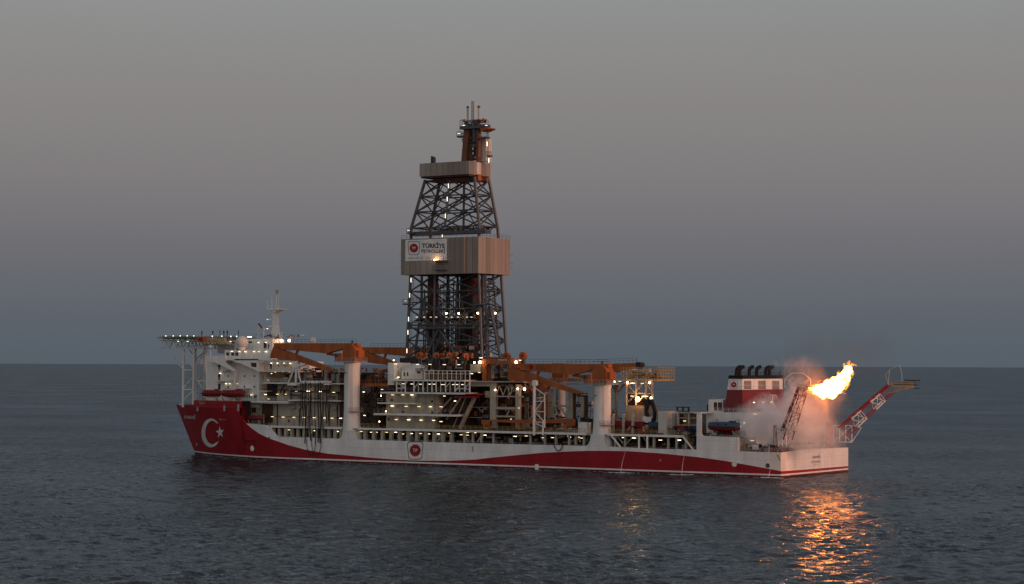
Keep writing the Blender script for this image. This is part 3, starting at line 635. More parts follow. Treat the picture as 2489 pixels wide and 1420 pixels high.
boat('lifeboat', 'dark red enclosed lifeboat at the front of the forecastle, nearest the bow', 484, 530, 947.5, 965, -17.5, 3.2, 'boatred', 'boatred', 'red lifeboats above the forecastle', 'foremost red lifeboat nearest the bow')
boat('lifeboat', 'dark red enclosed lifeboat above the forecastle, nearest the white accommodation wall', 531, 585, 947.5, 966, -19.5, 3.2, 'boatred', 'boatred', 'red lifeboats above the forecastle', 'second red lifeboat beside the accommodation wall')
boat('lifeboat', 'blue-topped enclosed lifeboat with red hull in the recess below the funnel', 1715, 1791, 1025, 1049, -20.3, 3.4, 'boatred', 'blue', None, 'blue and red lifeboat near the stern')
boat('rescue_boat', 'small dark red rescue boat stowed on deck behind the forecastle', 597, 633, 1010, 1022, -19.5, 2.2, 'boatred', 'boatred', None, 'small red rescue boat')

# ------------------------------------------------------------------ forward machinery module
MA = thing('machinery_module', 'cream forward machinery module with rows of wall lamps behind hanging hoses', 'module', (66, 0, 9.6))
YF = -14
q = MB(); a = S(662, 932, YF); b = S(835, 1036, YF); q.box(a.x, b.x, YF, 14, 9.62, a.z); q.build('wall', 'cream', MA)
q = MB(); q.pb(652, 977, 836, 1036, -15.2, 1.2); q.build('lower_wall', 'cream', MA)
q = MB(); q.pb(632, 904, 700, 929, -9, 20); q.pb(700, 905, 840, 931, -8, 18); each(q, 'upper_house', 'brown', MA)
q = MB(); q.pb(700, 971.5, 828, 974.5, -18.5, 4.5); q.pb(632, 977, 700, 981, -18.5, 4.5); q.pb(640, 930, 838, 932.5, -19, 6); each(q, 'walkway', 'white', MA)
q = MB(); q.rail([S(640, 930, -18.9), S(836, 930, -18.9)], 1.1, 1.5, .05, 2); q.rail([S(701, 971, -18.4), S(828, 971, -18.4)], 1.1, 1.6, .04); q.rail([S(634, 977, -18.4), S(700, 977, -18.4)], 1.1, 1.6, .04); q.build('walkway_rail', 'grey', MA)
for a, b, c, d in ((655,932,664,976),(663,935,671,974)): MB().pb(a, b, c, d, -14.6, .5).build('duct', 'dark', MA)
q = MB()
for a in (674, 728, 742, 800, 820): q.bar(S(a, 983, -15.4), S(a, 1035, -15.4), .16, 6)
q.bar(S(700,951,-14.4), S(838,954,-14.4), .18, 6); q.bar(S(640,946,-15), S(700,948,-15), .14, 6); q.bar(S(652,1012,-15.5), S(836,1015,-15.5), .08)
each(q, 'wall_pipe', 'brown', MA)
for a, b in ((706,986),(721,986),(806,988)):
    t = MB(); t.pp([(a,b),(a+10,b),(a+11,b+5),(a+6,b+8),(a,b+6)], -16.1, .9); t.build('vent_hood', 'cream', MA)
q = MB(); q.pb(826, 905, 839, 1035, -15.5, 2); q.build('rusty_column', 'brown', MA)
clutter('top_machinery', ['dark', 'brown', 'cream', 'grey', 'red', 'black'], 60, 84, -13.5, -9, 23.6, 27.3, 60, 9, MA, .5, 1.6)
q = MB()
for a in (692, 738, 752, 788, 805, 818): q.pb(a, 897, a+5, 931, -13, .8)
q.pb(735, 899, 755, 902, -13, 1); each(q, 'upper_post', 'cream', MA)
clutter('wall_fittings', ['brown', 'grey', 'cream', 'dark'], 55, 81, -15.1, -14.5, 16.5, 23, 46, 19, MA, .75, .6)
for a, b in ((720,951),(747,951),(752,951),(778,952),(780,952),(811,954)): tubes([(a, b)], -14.8, MA, 1.2, 'tube' if a != 720 else 'coldtube')
tubes([(674,958.5),(694,958.5),(645,959)], -14.5, MA, 1.1)
tubes([(662,1013),(688,1014),(714,1014.5),(738,1015),(764,1015.5),(788,1016),(807,1016.5),(828,1017)], -15.6, MA, 1.2)
for a in (660, 701): MB().pb(a-1.5, 1020, a+2.5, 1027, -15.35, .15).build('hose_box', 'boatred', MA)
for a in (714, 726): MB().pb(a-2, 1018, a+2.5, 1034, -15.3, .1).build('door', 'beige_rust', MA)

# white A-frame mast on the module edge
TR = thing('a_frame', 'white A-frame derrick post standing above the hose station', 'frame', S(712, 934, -19))
q = MB(); YT = -19.2
for a, b, r in (((716,893),(700,933),.28),((720,893),(719,933),.34),((723,893),(731,930),.26)): q.bar(S(*a, YT), S(*b, YT), r, 6)
q.build('leg', 'white', TR)
q = MB(); q.pb(698, 933, 721, 937, YT-.2, 1.5); q.build('foot_beam', 'white', TR)
q = MB(); q.pp([(713,884),(717,878),(722,877),(724,894),(714,894)], YT-.5, 1.4); q.bar(S(723,890,YT), S(742,886,YT), .5, 8); q.build('winch_head', 'white', TR)

# hanging hoses
hx = [(731,930,1030,0),(736,930,1035,1),(742,928,1078,1),(745,928,1030,0),(750,930,1060,2),(754,930,1072,1),(757,933,1035,0),(766,930,1080,2),(774,930,1075,1),(779,928,1078,1),(783,930,1045,0),(786,930,1060,2),(793,935,1030,1),(797,935,1025,0)]
for k, (a, b, c, t) in enumerate(hx):
    r2 = random.Random(k); pts = [S(a, b, -20.9)]; n = 8; cols = ('dark', 'black', 'brown')
    for i in range(1, n+1): pts.append(S(a+math.sin(i*1.1+k)*1.2*min(1, i/3), b+(c-b)*i/n, -21.3))
    o = MB().path(pts, (.10, .16, .12)[t], 6).build('hanging_hose', cols[t])
    tag(o, 'dark rubber hose hanging down the port side in the forward hose station', 'hose', 'hoses hanging in the forward hose station')
def loop(name, label, x0, x1, y0, yb, r, m, Y=-21.35):
    pts = [S(x0, y0, Y)]
    for k in range(1, 13):
        a = math.pi*k/12; pts.append(S((x0+x1)/2-(x1-x0)/2*math.cos(a), y0+(yb-y0)*math.sin(a)**.8, Y))
    return tag(MB().path(pts, r, 6).build(name, m), label, 'hose')
loop('hose_loop', 'dark hose looping down over the white hull below the forward hose station', 745, 767, 1066, 1107, .09, 'black')
loop('hose_loop', 'brown hose looping over the red and white boundary below the hose station', 757, 781, 1066, 1106, .09, 'brown')
loop('hose_loop', 'short black hose loop hanging over the hull amidships forward of the aft crane', 1346, 1368, 1070, 1096, .13, 'black')
HR = thing('hose_saddle', 'row of white hose saddles on the edge above the hanging hoses', 'rack', S(760, 932, -20))
for k in range(6): a = 733+k*11; MB().pp([(a,926),(a+9,926),(a+10,932),(a,932)], -21, 2).build('saddle', 'white', HR)
MB().pb(786, 930, 797, 936, -21, 2).build('roller', 'white', HR)
MB().bar(S(730, 931, -20), S(795, 932, -20), .2).build('rail', 'grey', HR)

# ------------------------------------------------------------------ middle module
MBD = thing('mud_module', 'cream four-storey mud module with lamp rows below the drilling derrick', 'module', (103, 0, 9.6))
YB = -15
q = MB(); a = S(939, 953, YB); b = S(1055, 1041, YB); q.box(a.x, b.x, YB, 12, 9.62, a.z); q.build('wall', 'cream', MBD)
q = MB(); q.pb(1055, 955, 1066, 1015, YB+.4, 10); q.build('annex_wall', 'cream', MBD)
q = MB(); q.pb(924, 952.5, 1133, 956.5, -19, 6); q.pb(917, 978.5, 1012, 981.5, -18.5, 4); q.pb(908, 1004.5, 1105, 1009, -19, 6); q.pb(944, 922.5, 1125, 926, -19.4, 7); each(q, 'walkway', 'white', MBD)
MB().pb(1131, 957, 1155, 960, -19.5, 4).build('red_walkway', 'boatred', MBD); MB().pb(1104, 963, 1145, 967, -19.0, 4).build('red_walkway', 'boatred', MBD)
q = MB(); q.rail([S(925, 952, -19), S(1130, 952, -19)], 1.1, 1.6, .04); q.rail([S(918, 978, -18.4), S(1010, 978, -18.4)], 1.1, 1.6, .04); q.rail([S(909, 1004, -19), S(1104, 1004, -19)], 1.1, 1.6, .04); q.build('walkway_rail', 'grey', MBD)
q = MB(); q.rail([S(945, 922, -19.3), S(1124, 922, -19.3)], 1.3, 1.5, .05, 3); q.build('yellow_rail', 'yellow', MBD)
q = MB(); q.pb(963, 927, 1140, 952, -13, 22); q.build('recess_shade_block', 'dark', MBD)  # solid near-black block, its colour stands for shade behind the frame posts
q = MB()
for a in (964,985,1006,1028,1050,1060,1083,1106,1130,1141): q.bar(S(a, 926, -19), S(a, 953, -19), .22)
for a in (975,1017,1039,1071,1094,1117): q.bar(S(a, 927, -18.6), S(a, 953, -18.6), .13)
for a, b, c, d in ((966,930,984,943),(976,945,990,928),(1006,945,1018,930),(1085,940,1095,930),(1106,952,1116,938),(1130,945,1141,930),(1130,946,1141,946),(966,944,985,944),(1108,945,1130,945)): q.bar(S(a, b, -19), S(c, d, -19), .14)
each(q, 'frame_post', 'white', MBD)
q = MB()
for a in range(1032, 1141, 11): q.bar(S(a, 901, -19.3), S(a, 923, -19.3), .13)
q.bar(S(1032, 901, -19.3), S(1142, 902, -19.3), .13); q.bar(S(1032, 908, -19.3), S(1142, 909, -19.3), .09); q.bar(S(1142, 902, -19.3), S(1142, 955, -19.3), .2); q.build('guard_frame', 'white', MBD)
q = MB(); q.pb(943, 882, 958, 936, -17, 8); q.pb(958, 884, 1032, 924, -13.5, 6); q.pb(976, 902, 1026, 921, -15, 1.6); each(q, 'upper_cabin', 'white', MBD)
q = MB(); q.pb(962, 903, 968, 918, -15.1, .1); q.pb(981, 905, 984, 915, -15.1, .1); q.pb(989, 905, 992, 915, -15.1, .1); each(q, 'cabin_door', 'dark', MBD)
q = MB(); q.bar(S(966,900,-15), S(982,885,-15), .3); q.bar(S(982,885,-15), S(996,884,-15), .3); q.build('handrail', 'white', MBD)
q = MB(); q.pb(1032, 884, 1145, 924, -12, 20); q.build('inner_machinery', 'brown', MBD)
clutter('drill_floor_pipework', ['orange', 'brown', 'dark', 'steel', 'brown', 'grey'], 107, 124, -17, -12.2, 25.6, 30.5, 80, 31, MBD, .75, 1.2)
for a, b in ((952,973),(1050,976),(979,1001),(1050,1003),(945,1020)): MB().pb(a-2.3, b-2.5, a+2.5, b+2.5, YB-.07, .1).build('vent', 'dark', MBD)
q = MB(); q.bar(S(1020,960,YB-.3), S(1010,977,YB-.3), .14); q.bar(S(1034,956,YB-.2), S(1034,1003,YB-.2), .07); q.bar(S(1012,978,-15.4), S(1075,982,-15.4), .12, 6); q.bar(S(942,1021,-15.3), S(1065,1025,-15.3), .07); each(q, 'wall_pipe', 'grey', MBD)
tubes([(954,960),(979,960),(1001,960)], YB-.5, MBD, 1.2, 'tube'); tubes([(953,987),(987,988),(1018,988.5),(1046,989),(1072,989)], YB-.4, MBD, 1.2); tubes([(963,1020),(993,1020.5),(1023,1021.5),(1054,1022),(1072,1025)], YB-.4, MBD, 1.2)
tubes([(980,933),(1001,933.5),(1022,934),(1044,934),(1055,934),(1074,935),(1081,935),(1102,935),(1111,935),(1124,935)], -14.5, MBD, 1.0, 'coldtube')
tubes([(962,885),(1015,886),(1045,886),(1080,886.5),(1115,886.5)], -17.8, MBD, 1.2, 'coldtube'); tubes([(966,919),(968,917),(1080,963),(1106,975),(1147,908.5),(1165,905.5),(929,947)], -17.2, MBD, .9)
floods([(926,962),(938,1000),(957,876),(922,1025)], -18, MBD, .17); 
# scaffolding between the forward crane and the module
SCF = thing('pipe_scaffold', 'rust brown scaffold decks packed with pipes behind the forward crane column', 'scaffold', (90, 0, 9.6))
q = MB()
for z in (10, 14.2, 18.2, 22.2): q.box(83.5, 95.5, -12, 10, z, z+.25)
each(q, 'deck_slab', 'deck', SCF)
q = MB()
for x in (84, 88, 92, 95):
    for y in (-12, -4): q.bar((x, y, 9.7), (x, y, 25), .22)
for a, b in (((84,10),(92,14)),((84,18),(92,22)),((92,14),(84,18))): q.bar((a[0], -12, a[1]), (b[0], -12, b[1]), .16)
for z in (10.3, 14.5, 18.5, 22.5): q.rail([(83.5, -12, z), (95.5, -12, z)], 1.1, 1.3, .05, 2)
q.build('scaffold_posts', 'brown', SCF)
MB().box(83.5, 95.5, -2, 8, 9.7, 24.5).build('inner_block', 'brown', SCF)
clutter('pipework', ['orange', 'brown', 'dark', 'grey', 'beige_rust'], 83, 96, -11.5, -5, 10.3, 25.5, 120, 41, SCF, .6, 1.8)
q = MB(); q.pb(872, 932, 944, 939, -16, 4); q.rail([S(873, 932, -16), S(943, 932, -16)], 1.2, 1.2, .05, 3); q.build('red_gangway', 'orange', SCF)
clutter('gangway_cargo', ['orange', 'red', 'cream', 'beige_rust', 'grey'], 90, 97, -15, -12.5, 24.6, 27.3, 22, 43, SCF, .3, 1.5)
for a, b in ((886,1010),(884,953)): tubes([(a, b)], -13, SCF, .8)
q = MB(); q.bar(S(905,950,-13), S(885,975,-13), .35); q.build('brace', 'brown', SCF)

# ------------------------------------------------------------------ drill floor substructure and after racks
SUB = thing('drill_floor', 'dark substructure and drill floor carrying the derrick on slanting legs', 'substructure', (112, 0, 9.6))
q = MB(); q.box(96.5, 128.5, -9.5, 9.5, 27.5, 30.4); q.build('floor_slab', 'dark', SUB)
q = MB(); q.box(115, 128, -6, 9, 9.7, 27.5); q.build('core', 'brown', SUB)
q = MB()
for a, b, c, d, r in ((1153,968,1118,1042,.62),(1098,967,1060,1008,.3),(1120,968,1085,1020,.3),(1132,968,1100,1042,.2)): q.bar(S(a, b, -15), S(c, d, -15), r)
for a, b, c, d in ((1142,990,1195,990),(1140,1015,1190,1015),(1160,990,1170,1000),(1180,990,1170,1000)): q.bar(S(a, b, -13), S(c, d, -13), .12)
each(q, 'slanting_leg', 'beige_rust', SUB)
clutter('pipework', ['brown', 'dark', 'beige_rust', 'steel', 'dark', 'orange'], 113, 134, -14, -7, 9.8, 26.5, 190, 51, SUB, .65, 2.0)
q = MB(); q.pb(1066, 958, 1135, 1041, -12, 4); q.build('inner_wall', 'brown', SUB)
RK = thing('riser_rack', 'tall cream post and beam rack behind the orange gantry beam amidships', 'rack', (145, 0, 9.6))
YR = -14
for a0, a1, t0 in ((1191,1204,928),(1253,1261,935)): MB().pb(a0, t0, a1, 1040, YR, 1.3).build('post', 'cream', RK)
for a0, a1, t0, yy in ((1270,1280,940,-8),(1303,1311,950,-6),(1332,1342,945,-4),(1320,1326,950,4),(1381,1391,955,-4),(1408,1418,955,-4)): MB().pb(a0, t0, a1, 1022, yy, 1.2).build('post', 'cream', RK)
for a0, a1, yy in ((1392,1396,-3.5),(1420,1425,-3.5)): MB().pb(a0, 955, a1, 1025, yy, 1.0).build('post', 'brown', RK)
q = MB(); q.pb(1141, 929, 1192, 939, YR+.1, 1); q.pb(1204, 989, 1254, 995, YR+.1, .9); q.pb(1205, 1010, 1254, 1014, YR+.1, .7); q.pb(1205, 962, 1270, 965, YR+.1, .6); q.pb(1141, 926, 1272, 929, YR-1, 6); q.pb(1340, 986, 1382, 989, -5, .5); each(q, 'beam', 'cream', RK)
q = MB(); zz_ = [(1206,961),(1214,938),(1223,961),(1232,938),(1240,961),(1247,940)]
for a, b in zip(zz_, zz_[1:]): q.bar(S(*a, YR+.4), S(*b, YR+.4), .2)
for a, b in (((1260,961),(1270,938)),((1337,976),(1365,1020)),((1357,982),(1378,1015)),((1232,1010),(1240,992)),((1440,985),(1432,1000))): q.bar(S(*a, YR+.4 if a[0] < 1300 else -3), S(*b, YR+.4 if a[0] < 1300 else -3), .22)
each(q, 'lattice_bar', 'cream', RK)
MB().box(130, 139.5, -10, 6, 9.7, 24.5).build('inner_block', 'brown', RK)
clutter('pipework', ['brown', 'dark', 'beige_rust', 'grey', 'orange', 'dark'], 128, 148, -12.8, -6, 9.8, 24, 150, 61, RK, .6, 1.8)
clutter('riser_cargo', ['brown', 'dark', 'steel', 'blue', 'red', 'dark', 'cream'], 146, 168, -16, -3, 9.8, 13.8, 80, 62, RK, .5, 2.0)
clutter('far_side_pipework', ['brown', 'grey', 'white', 'dark'], 128, 165, 8, 16, 9.8, 18, 60, 63, RK, .6, 2.0)
q = MB(); q.pb(1330, 931.5, 1515, 935, -7, 6); q.rail([S(1335, 931, -7), S(1450, 931, -7)], 1.3, 1.2, .06, 3); q.build('upper_walkway', 'grey', RK)
q = MB(); q.pb(1335, 919, 1445, 927, -3, 2); q.build('orange_trolley', 'orange', RK)
floods([(1204,948),(1258,945)], YR-.4, RK, .2); floods([(1275,946)], -15, RK, .38); tubes([(1261,992),(1242,1019)], -14.5, RK, .5)
q = MB(); q.bar(S(1280,946,-15.2), S(1293,946,-15.2), .55, 10); q.build('orange_drum', 'orange', RK)
# orange gantry beam low on the deck
GB = thing('gantry_beam', 'long low orange handling beam lying along the deck behind yellow rails', 'gantry', S(1290, 1044, -17))
MB().pp([(1170,1021),(1393,1019),(1393,1036),(1378,1036),(1378,1028),(1300,1030),(1190,1025),(1190,1036),(1178,1040),(1170,1030)], -17, 1.2).build('beam', 'orange', GB)
q = MB(); q.pb(1258, 1028, 1264, 1044, -17, 1); q.pb(1180, 1034, 1188, 1044, -17, 1); q.pb(1370, 1030, 1378, 1045, -17, 1); each(q, 'foot', 'orange', GB)
# white lattice tower at the ship's side
LT = thing('lattice_gangway', 'white upright lattice gangway standing folded at the port rail', 'gangway', S(1310, 1058, -21))
YL = -21.4
q = MB(); q.bar(S(1299,930,YL), S(1298,1058,YL), .42, 8); q.bar(S(1324,958,YL), S(1324,1040,YL), .18, 6); q.bar(S(1321,1022,YL), S(1319,1058,YL), .26, 6); each(q, 'upright', 'white', LT)
q = MB()
for a, b, c, d in ((1303,945,1324,960),(1300,976,1324,976),(1300,1001,1324,1001),(1300,1026,1321,1027),(1300,1054,1319,1054),(1302,998,1324,968),(1303,1005,1321,1023),(1303,1030,1321,1038),(1305,968,1322,966)): q.bar(S(a, b, YL), S(c, d, YL), .14, 6)
each(q, 'lattice_bar', 'white', LT)
MB().pp([(1293,926),(1297,924),(1302,926),(1303,937),(1297,940),(1293,938)], YL-.6, 1.2).build('head_block', 'white', LT)

# ------------------------------------------------------------------ drilling derrick
DER = thing('drilling_derrick', 'tall steel lattice drilling derrick with clad windbreak boxes and crown block', 'derrick', (111, 0, 30.4))
LV = [(30.4, 96.9, 123.9, 6.6), (55.2, 97.8, 122.2, 6.0), (69.2, 97.1, 121.6, 4.9), (83.2, 101.4, 119.1, 3.8)]
def cr(z):
    for (z0, a0, b0, h0), (z1, a1, b1, h1) in zip(LV, LV[1:]):
        if z <= z1+1e-6:
            t = max(0, (z-z0)/(z1-z0)); return a0+(a1-a0)*t, b0+(b1-b0)*t, h0+(h1-h0)*t
    return LV[-1][1:]
def corner(z, k):
    a, b, h = cr(z); return Vector(((a, b, b, a)[k], (-h, -h, h, h)[k], z))
for k in range(4):
    q = MB(); zs = [30.4, 55.2, 69.2, 83.6]
    for z0, z1 in zip(zs, zs[1:]): q.bar(corner(z0, k), corner(z1, k), .46, 8)
    q.build('leg', 'steel', DER, True)
def face_pt(z, f, t): return corner(z, f).lerp(corner(z, (f+1) % 4), t)
def face_bracing(levels, name, tmid=(0, .36, 1), r=.2):
    for f in range(4):
        q = MB(); tm = tmid if f in (0,) else ((0, 1-tmid[1], 1) if f == 2 else (0, 1))
        for z in levels: q.bar(face_pt(z, f, 0), face_pt(z, f, 1), r*1.05, 6)
        if len(tm) == 3: 
            for z0, z1 in zip(levels, levels[1:]): q.bar(face_pt(z0, f, tm[1]), face_pt(z1, f, tm[1]), .36, 6)
        for z0, z1 in zip(levels, levels[1:]):
            for t0, t1 in zip(tm, tm[1:]):
                q.bar(face_pt(z0, f, t0), face_pt(z1, f, t1), r, 6); q.bar(face_pt(z0, f, t1), face_pt(z1, f, t0), r, 6)
        q.build(name, 'steel', DER)
face_bracing([30.6, 35.6, 40.2, 45, 50.2, 55.2], 'lower_bracing'); face_bracing([69.2, 74.0, 78.6, 83.2], 'upper_bracing', (0, .5, 1), .22)
q = MB()
for z in (69.2, 74, 78.6):                                    # inner raking members
    for s in (0, 1):
        a = face_pt(z, 0, .5); b = face_pt(z+4.6, 2, .5); q.bar(a, b, .2, 6); q.bar(face_pt(z, 0, .3), face_pt(z+4.6, 0, .42), .16, 6); q.bar(face_pt(z, 2, .3), face_pt(z+4.6, 2, .42), .16, 6)
q.build('inner_bracing', 'steel', DER)
# windbreak box
BX0, BX1, BY0, BY1 = 96.2, 123.9, -8.8, 8.2
za, zb_ = S(1163, 664, -8.8).z, S(1163, 575, -8.8).z
def wallbox(name, x0, x1, y0, y1, z0, z1, m, parent, t=.35):
    q = MB(); q.box(x0, x1, y0, y0+t, z0, z1); q.box(x0, x1, y1-t, y1, z0, z1); q.box(x0, x0+t, y0+t, y1-t, z0, z1); q.box(x1-t, x1, y0+t, y1-t, z0, z1)
    return q.build(name, m, parent)
WB = wallbox('windbreak', BX0, BX1, BY0, BY1, za, zb_, 'cladding', DER)
q = MB(); q.box(BX0+.35, BX1-.35, BY0+.35, BY1-.35, za+.1, za+.4); q.build('windbreak_floor', 'dark', DER)
q = MB(); a = S(1129, 580, BY0); q.box(a.x-.35, a.x+.35, BY0-.55, BY0-.02, za, zb_); q.build('corner_rib', 'cladding', DER)
q = MB(); q.rail([(BX0, BY0+.2, zb_), (BX1, BY0+.2, zb_), (BX1, BY1, zb_)], 1.1, 2, .05); q.build('box_rail', 'steel', DER)
YS = BY0-.12
sg = MB(); a = S(985.5, 584, BY0-.1); b = S(1085.5, 632, BY0-.1); sg.box(a.x, b.x, BY0-.1, BY0-.005, b.z, a.z); SGN = sg.build('sign_panel', 'hull_white', DER)
def sgn_put(txt, x0, y0, x1, y1, m, bold=0.0):
    f_ = facing(x0, y0, x1, y1, YS); o = put_text(txt, f_, 'sign_lettering', m, SGN, bold); return o
OFF[SGN.name] = off(DER)
sgn_put('T\u00dcRK\u0130YE', 1025.5, 588.5, 1081.5, 603.5, 'textgrey', .04); sgn_put('PETROLLER\u0130', 1024.5, 604, 1082, 615, 'textgrey', .03)
sgn_put('A N O N \u0130 M    O R T A K L I \u011e I', 991, 623, 1083, 630.5, 'textgrey', 0)
fe = facing(990, 586, 1022, 620.5, YS); emblem(fe, SGN); put_text('TP', lambda u, v: fe(.36+.28*u, .41+.18*v)+Vector((0, -.03, 0)), 'emblem_letters', 'hull_white', SGN, .03)
q = MB(); q.pb(1054, 634, 1083, 636, BY0-1.3, 1.28); q.pb(1054, 655, 1080, 657, BY0-1.3, 1.28); q.rail([S(1054, 655, BY0-1.3), S(1080, 655, BY0-1.3)], 2.6, 1, .06, 4); q.build('maintenance_platform', 'steel', DER)
p = S(1057, 633, BY0-1.0); MB().ball(p, .3, 8).build('sign_floodlight', 'bigflood', DER)
# side antennas
q = MB()
for a, b in ((977,618),(977,634),(977,650),(1240,620),(1240,640),(1240,652)):
    p = S(a, b, BY0 if a < 1000 else 6); q.bar(p, p+Vector((-1 if a < 1000 else 1, 0, 0)), .06)
q.build('bracket_stub', 'steel', DER)
# top box
TZ0, TZ1 = S(1140, 423, -6.5).z, S(1140, 391, -6.5).z
wallbox('crown_windbreak', 101.2, 119.0, -6.5, 4.9, TZ0, TZ1, 'cladding', DER)
MB().box(101.5, 118.7, -6.1, 4.6, TZ0-.5, TZ0+.2).build('crown_box_floor', 'brown', DER)
q = MB(); q.box(117, 119.6, -2.6, -.9, TZ0-1.6, TZ0+.25); q.box(104, 118, -3, 3, TZ0-1.6, TZ0-.5); q.box(116.5, 119.3, 2.5, 4.4, TZ0-1.7, TZ0-.5); each(q, 'orange_frame', 'orange', DER)
q = MB(); q.box(119.02, 119.3, -2.9, -.6, TZ0+.1, TZ1-.1); q.build('access_panel', 'crate_white', DER)
q = MB(); a = S(1051, 390, -2); q.box(a.x-.6, a.x-.2, -2, -1, a.z-1, a.z+1.3); q.box(a.x+.1, a.x+.5, -2, -1, a.z-1, a.z+1); each(q, 'beacon_box', 'steel', DER)
# crown block above
YC = -1.0
q = MB()
q.pp([(1121,392),(1133,392),(1139,312),(1128,308)], YC-2, 1.4); q.pp([(1136,392),(1144,392),(1140,300),(1133,300)], YC-.5, 1.2); q.pp([(1156,392),(1162,392),(1163,300),(1158,300)], YC-2, 1.4); each(q, 'crown_leg', 'rust', DER)
q = MB()
for a in (1147, 1152, 1166, 1130): q.bar(S(a, 392, YC), S(a, 292, YC), .22)
for b in (385, 365, 345, 325): q.bar(S(1122, b, YC-1), S(1166, b, YC-1), .14)
q.pb(1149, 292, 1155, 345, YC-2, 1.5); q.pb(1146, 350, 1158, 358, YC-2, 1); q.build('crown_frame', 'steel', DER)
q = MB(); q.pb(1158, 338, 1181, 392, YC, 3); q.build('crown_panel', 'crate_white', DER)
q = MB(); q.pb(1117, 307, 1182, 310, YC-3, 2.2); q.pb(1110, 330, 1127, 333, YC-2, 2); q.pb(1160, 333, 1182, 336, YC-3, 2); q.rail([S(1117,307,YC-3), S(1187,307,YC-3)], 1.6, 1, .06, 3); q.rail([S(1110,330,YC-2), S(1127,330,YC-2)], 1.2, .8, .06, 3); q.rail([S(1160,333,YC-3), S(1187,333,YC-3)], 1.6, .8, .06, 3)
q.pb(1182, 378, 1192, 381, YC-2, 1.2); q.rail([S(1182,378,YC-2), S(1194,378,YC-2)], 1.2, .6, .06, 3); q.bar(S(1184,306,YC-2), S(1184,392,YC-2), .1); q.bar(S(1187,306,YC-2), S(1187,392,YC-2), .1); q.bar(S(1113,330,YC-2), S(1120,306,YC-2), .06)
q.build('crown_platform', 'steel', DER)
q = MB(); q.pp([(1166,310),(1187,310),(1186,313),(1168,320)], YC-3, 4); q.build('crown_bracket', 'orange', DER)
q = MB(); q.bar(S(1137,293,YC), S(1137,262,YC), .3, 8); q.bar(S(1164,293,YC), S(1164,261,YC), .3, 8); each(q, 'vent_pole', 'cream', DER)
q = MB(); q.ball(S(1137,261,YC), .45, 8); q.ball(S(1164,260,YC), .5, 8); q.ball(S(1175,291,YC), .5, 8); each(q, 'pole_cap', 'orange', DER)
q = MB(); 
for a in (1146.5, 1151.5): q.bar(S(a, 295, YC), S(a, 245, YC), .1)
for b in range(247, 295, 4): q.bar(S(1146.5, b, YC), S(1151.5, b+3, YC), .07); q.bar(S(1146.5, b, YC), S(1151.5, b, YC), .07)
q.build('lattice_mast', 'orange', DER)
clutter('crown_gear', ['orange', 'steel', 'brown', 'grey'], S(1125,300,YC).x, S(1180,300,YC).x, -3.5, 1, S(1150,305,YC).z, S(1150,291,YC).z, 34, 71, DER, .5, 1.0)
clutter('crown_inner_gear', ['orange', 'steel', 'brown', 'dark'], S(1126,300,YC).x, S(1158,300,YC).x, -1.5, 2, S(1150,390,YC).z, S(1150,310,YC).z, 44, 72, DER, .7, 1.2)
# inside the derrick
q = MB(); q.pb(1040, 668, 1053, 872, -3, 2); q.pb(1054, 668, 1058, 872, -3, 1.5); each(q, 'guide_rail', 'brown', DER)
q = MB(); q.pb(1118, 668, 1150, 875, 0, 3); q.build('setback_column', 'dark', DER)
q = MB(); q.pb(1063, 770, 1070, 872, -2, 1.5); q.pb(1085, 668, 1088, 872, 2, .8); q.pb(1169, 668, 1173, 872, -5, .8); q.pb(1022, 668, 1025, 800, 5, .6); each(q, 'service_pipe', 'steel', DER)
q = MB()
for a, b, c, d, y, r in ((1025,735,1008,868,-6,.4),(1030,735,1045,868,-6,.4),(1190,745,1170,868,-5,.45),(1192,745,1216,868,-5,.45),(1198,668,1214,868,5,.3),(1180,668,1184,868,-3,.35),(1080,790,1052,868,-6.2,.4),(1064,795,1112,868,-6.7,.45),(1068,795,1035,868,-6.7,.45)): q.bar(S(a, b, y), S(c, d, y), r, 6)
each(q, 'raking_strut', 'steel', DER)
MB().bar(S(1028,745,-5), S(1042,800,-5), .35).build('orange_strut', 'orange', DER)
q = MB()
for b, x0, x1, y in ((740,1150,1196,-6.6),(797,990,1150,-6.6),(735,1000,1030,-4),(565,995,1180,-5.4)):
    q.pb(x0, b-1, x1, b+1.5, y-1, 3); q.rail([S(x0, b-1, y-1), S(x1, b-1, y-1)], 1.3, 1, .05, 3)
q.pb(988, 565, 1003, 568, -7.5, 2); q.pb(978, 738, 996, 741, -7.5, 2); q.rail([S(978, 738, -7.5), S(992, 738, -7.5)], 1.2, .8, .05, 3); q.rail([S(988, 565, -7.5), S(1003, 565, -7.5)], 1.2, .8, .05, 3)
q.build('work_platform', 'steel', DER)
clutter('platform_gear', ['steel', 'brown', 'dark', 'orange', 'grey'], 98.5, 122, -6.4, 2, 39.6, 43.5, 60, 73, DER, .5, 1.4)
clutter('racking_gear', ['steel', 'brown', 'dark', 'yellow'], 98.5, 121, -5.2, 5, 67.4, 69.6, 80, 74, DER, .6, 1.2)
clutter('floor_gear', ['steel', 'brown', 'dark', 'orange', 'dark', 'cream'], 97.5, 124, -7, -2, 30.5, 34, 70, 75, DER, .5, 1.6)
clutter('hanging_gear', ['steel', 'brown', 'dark', 'boatred'], 114, 122, -5.8, 5.5, 31, 54, 90, 76, DER, .85, 1.0)
q = MB()                                                         # spiral of ladders up the front-left leg
for z in np.arange(31, 55, .8): a, b, h = cr(z); q.box(a+.5, a+1.3, -h-.3, -h+.3, z, z+.06)
a, b, h = cr(43); q.bar((97.5, -6.95, 31), (98.4, -6.3, 55), .07); q.bar((98.3, -6.95, 31), (99.2, -6.3, 55), .07); q.build('ladder', 'steel', DER)
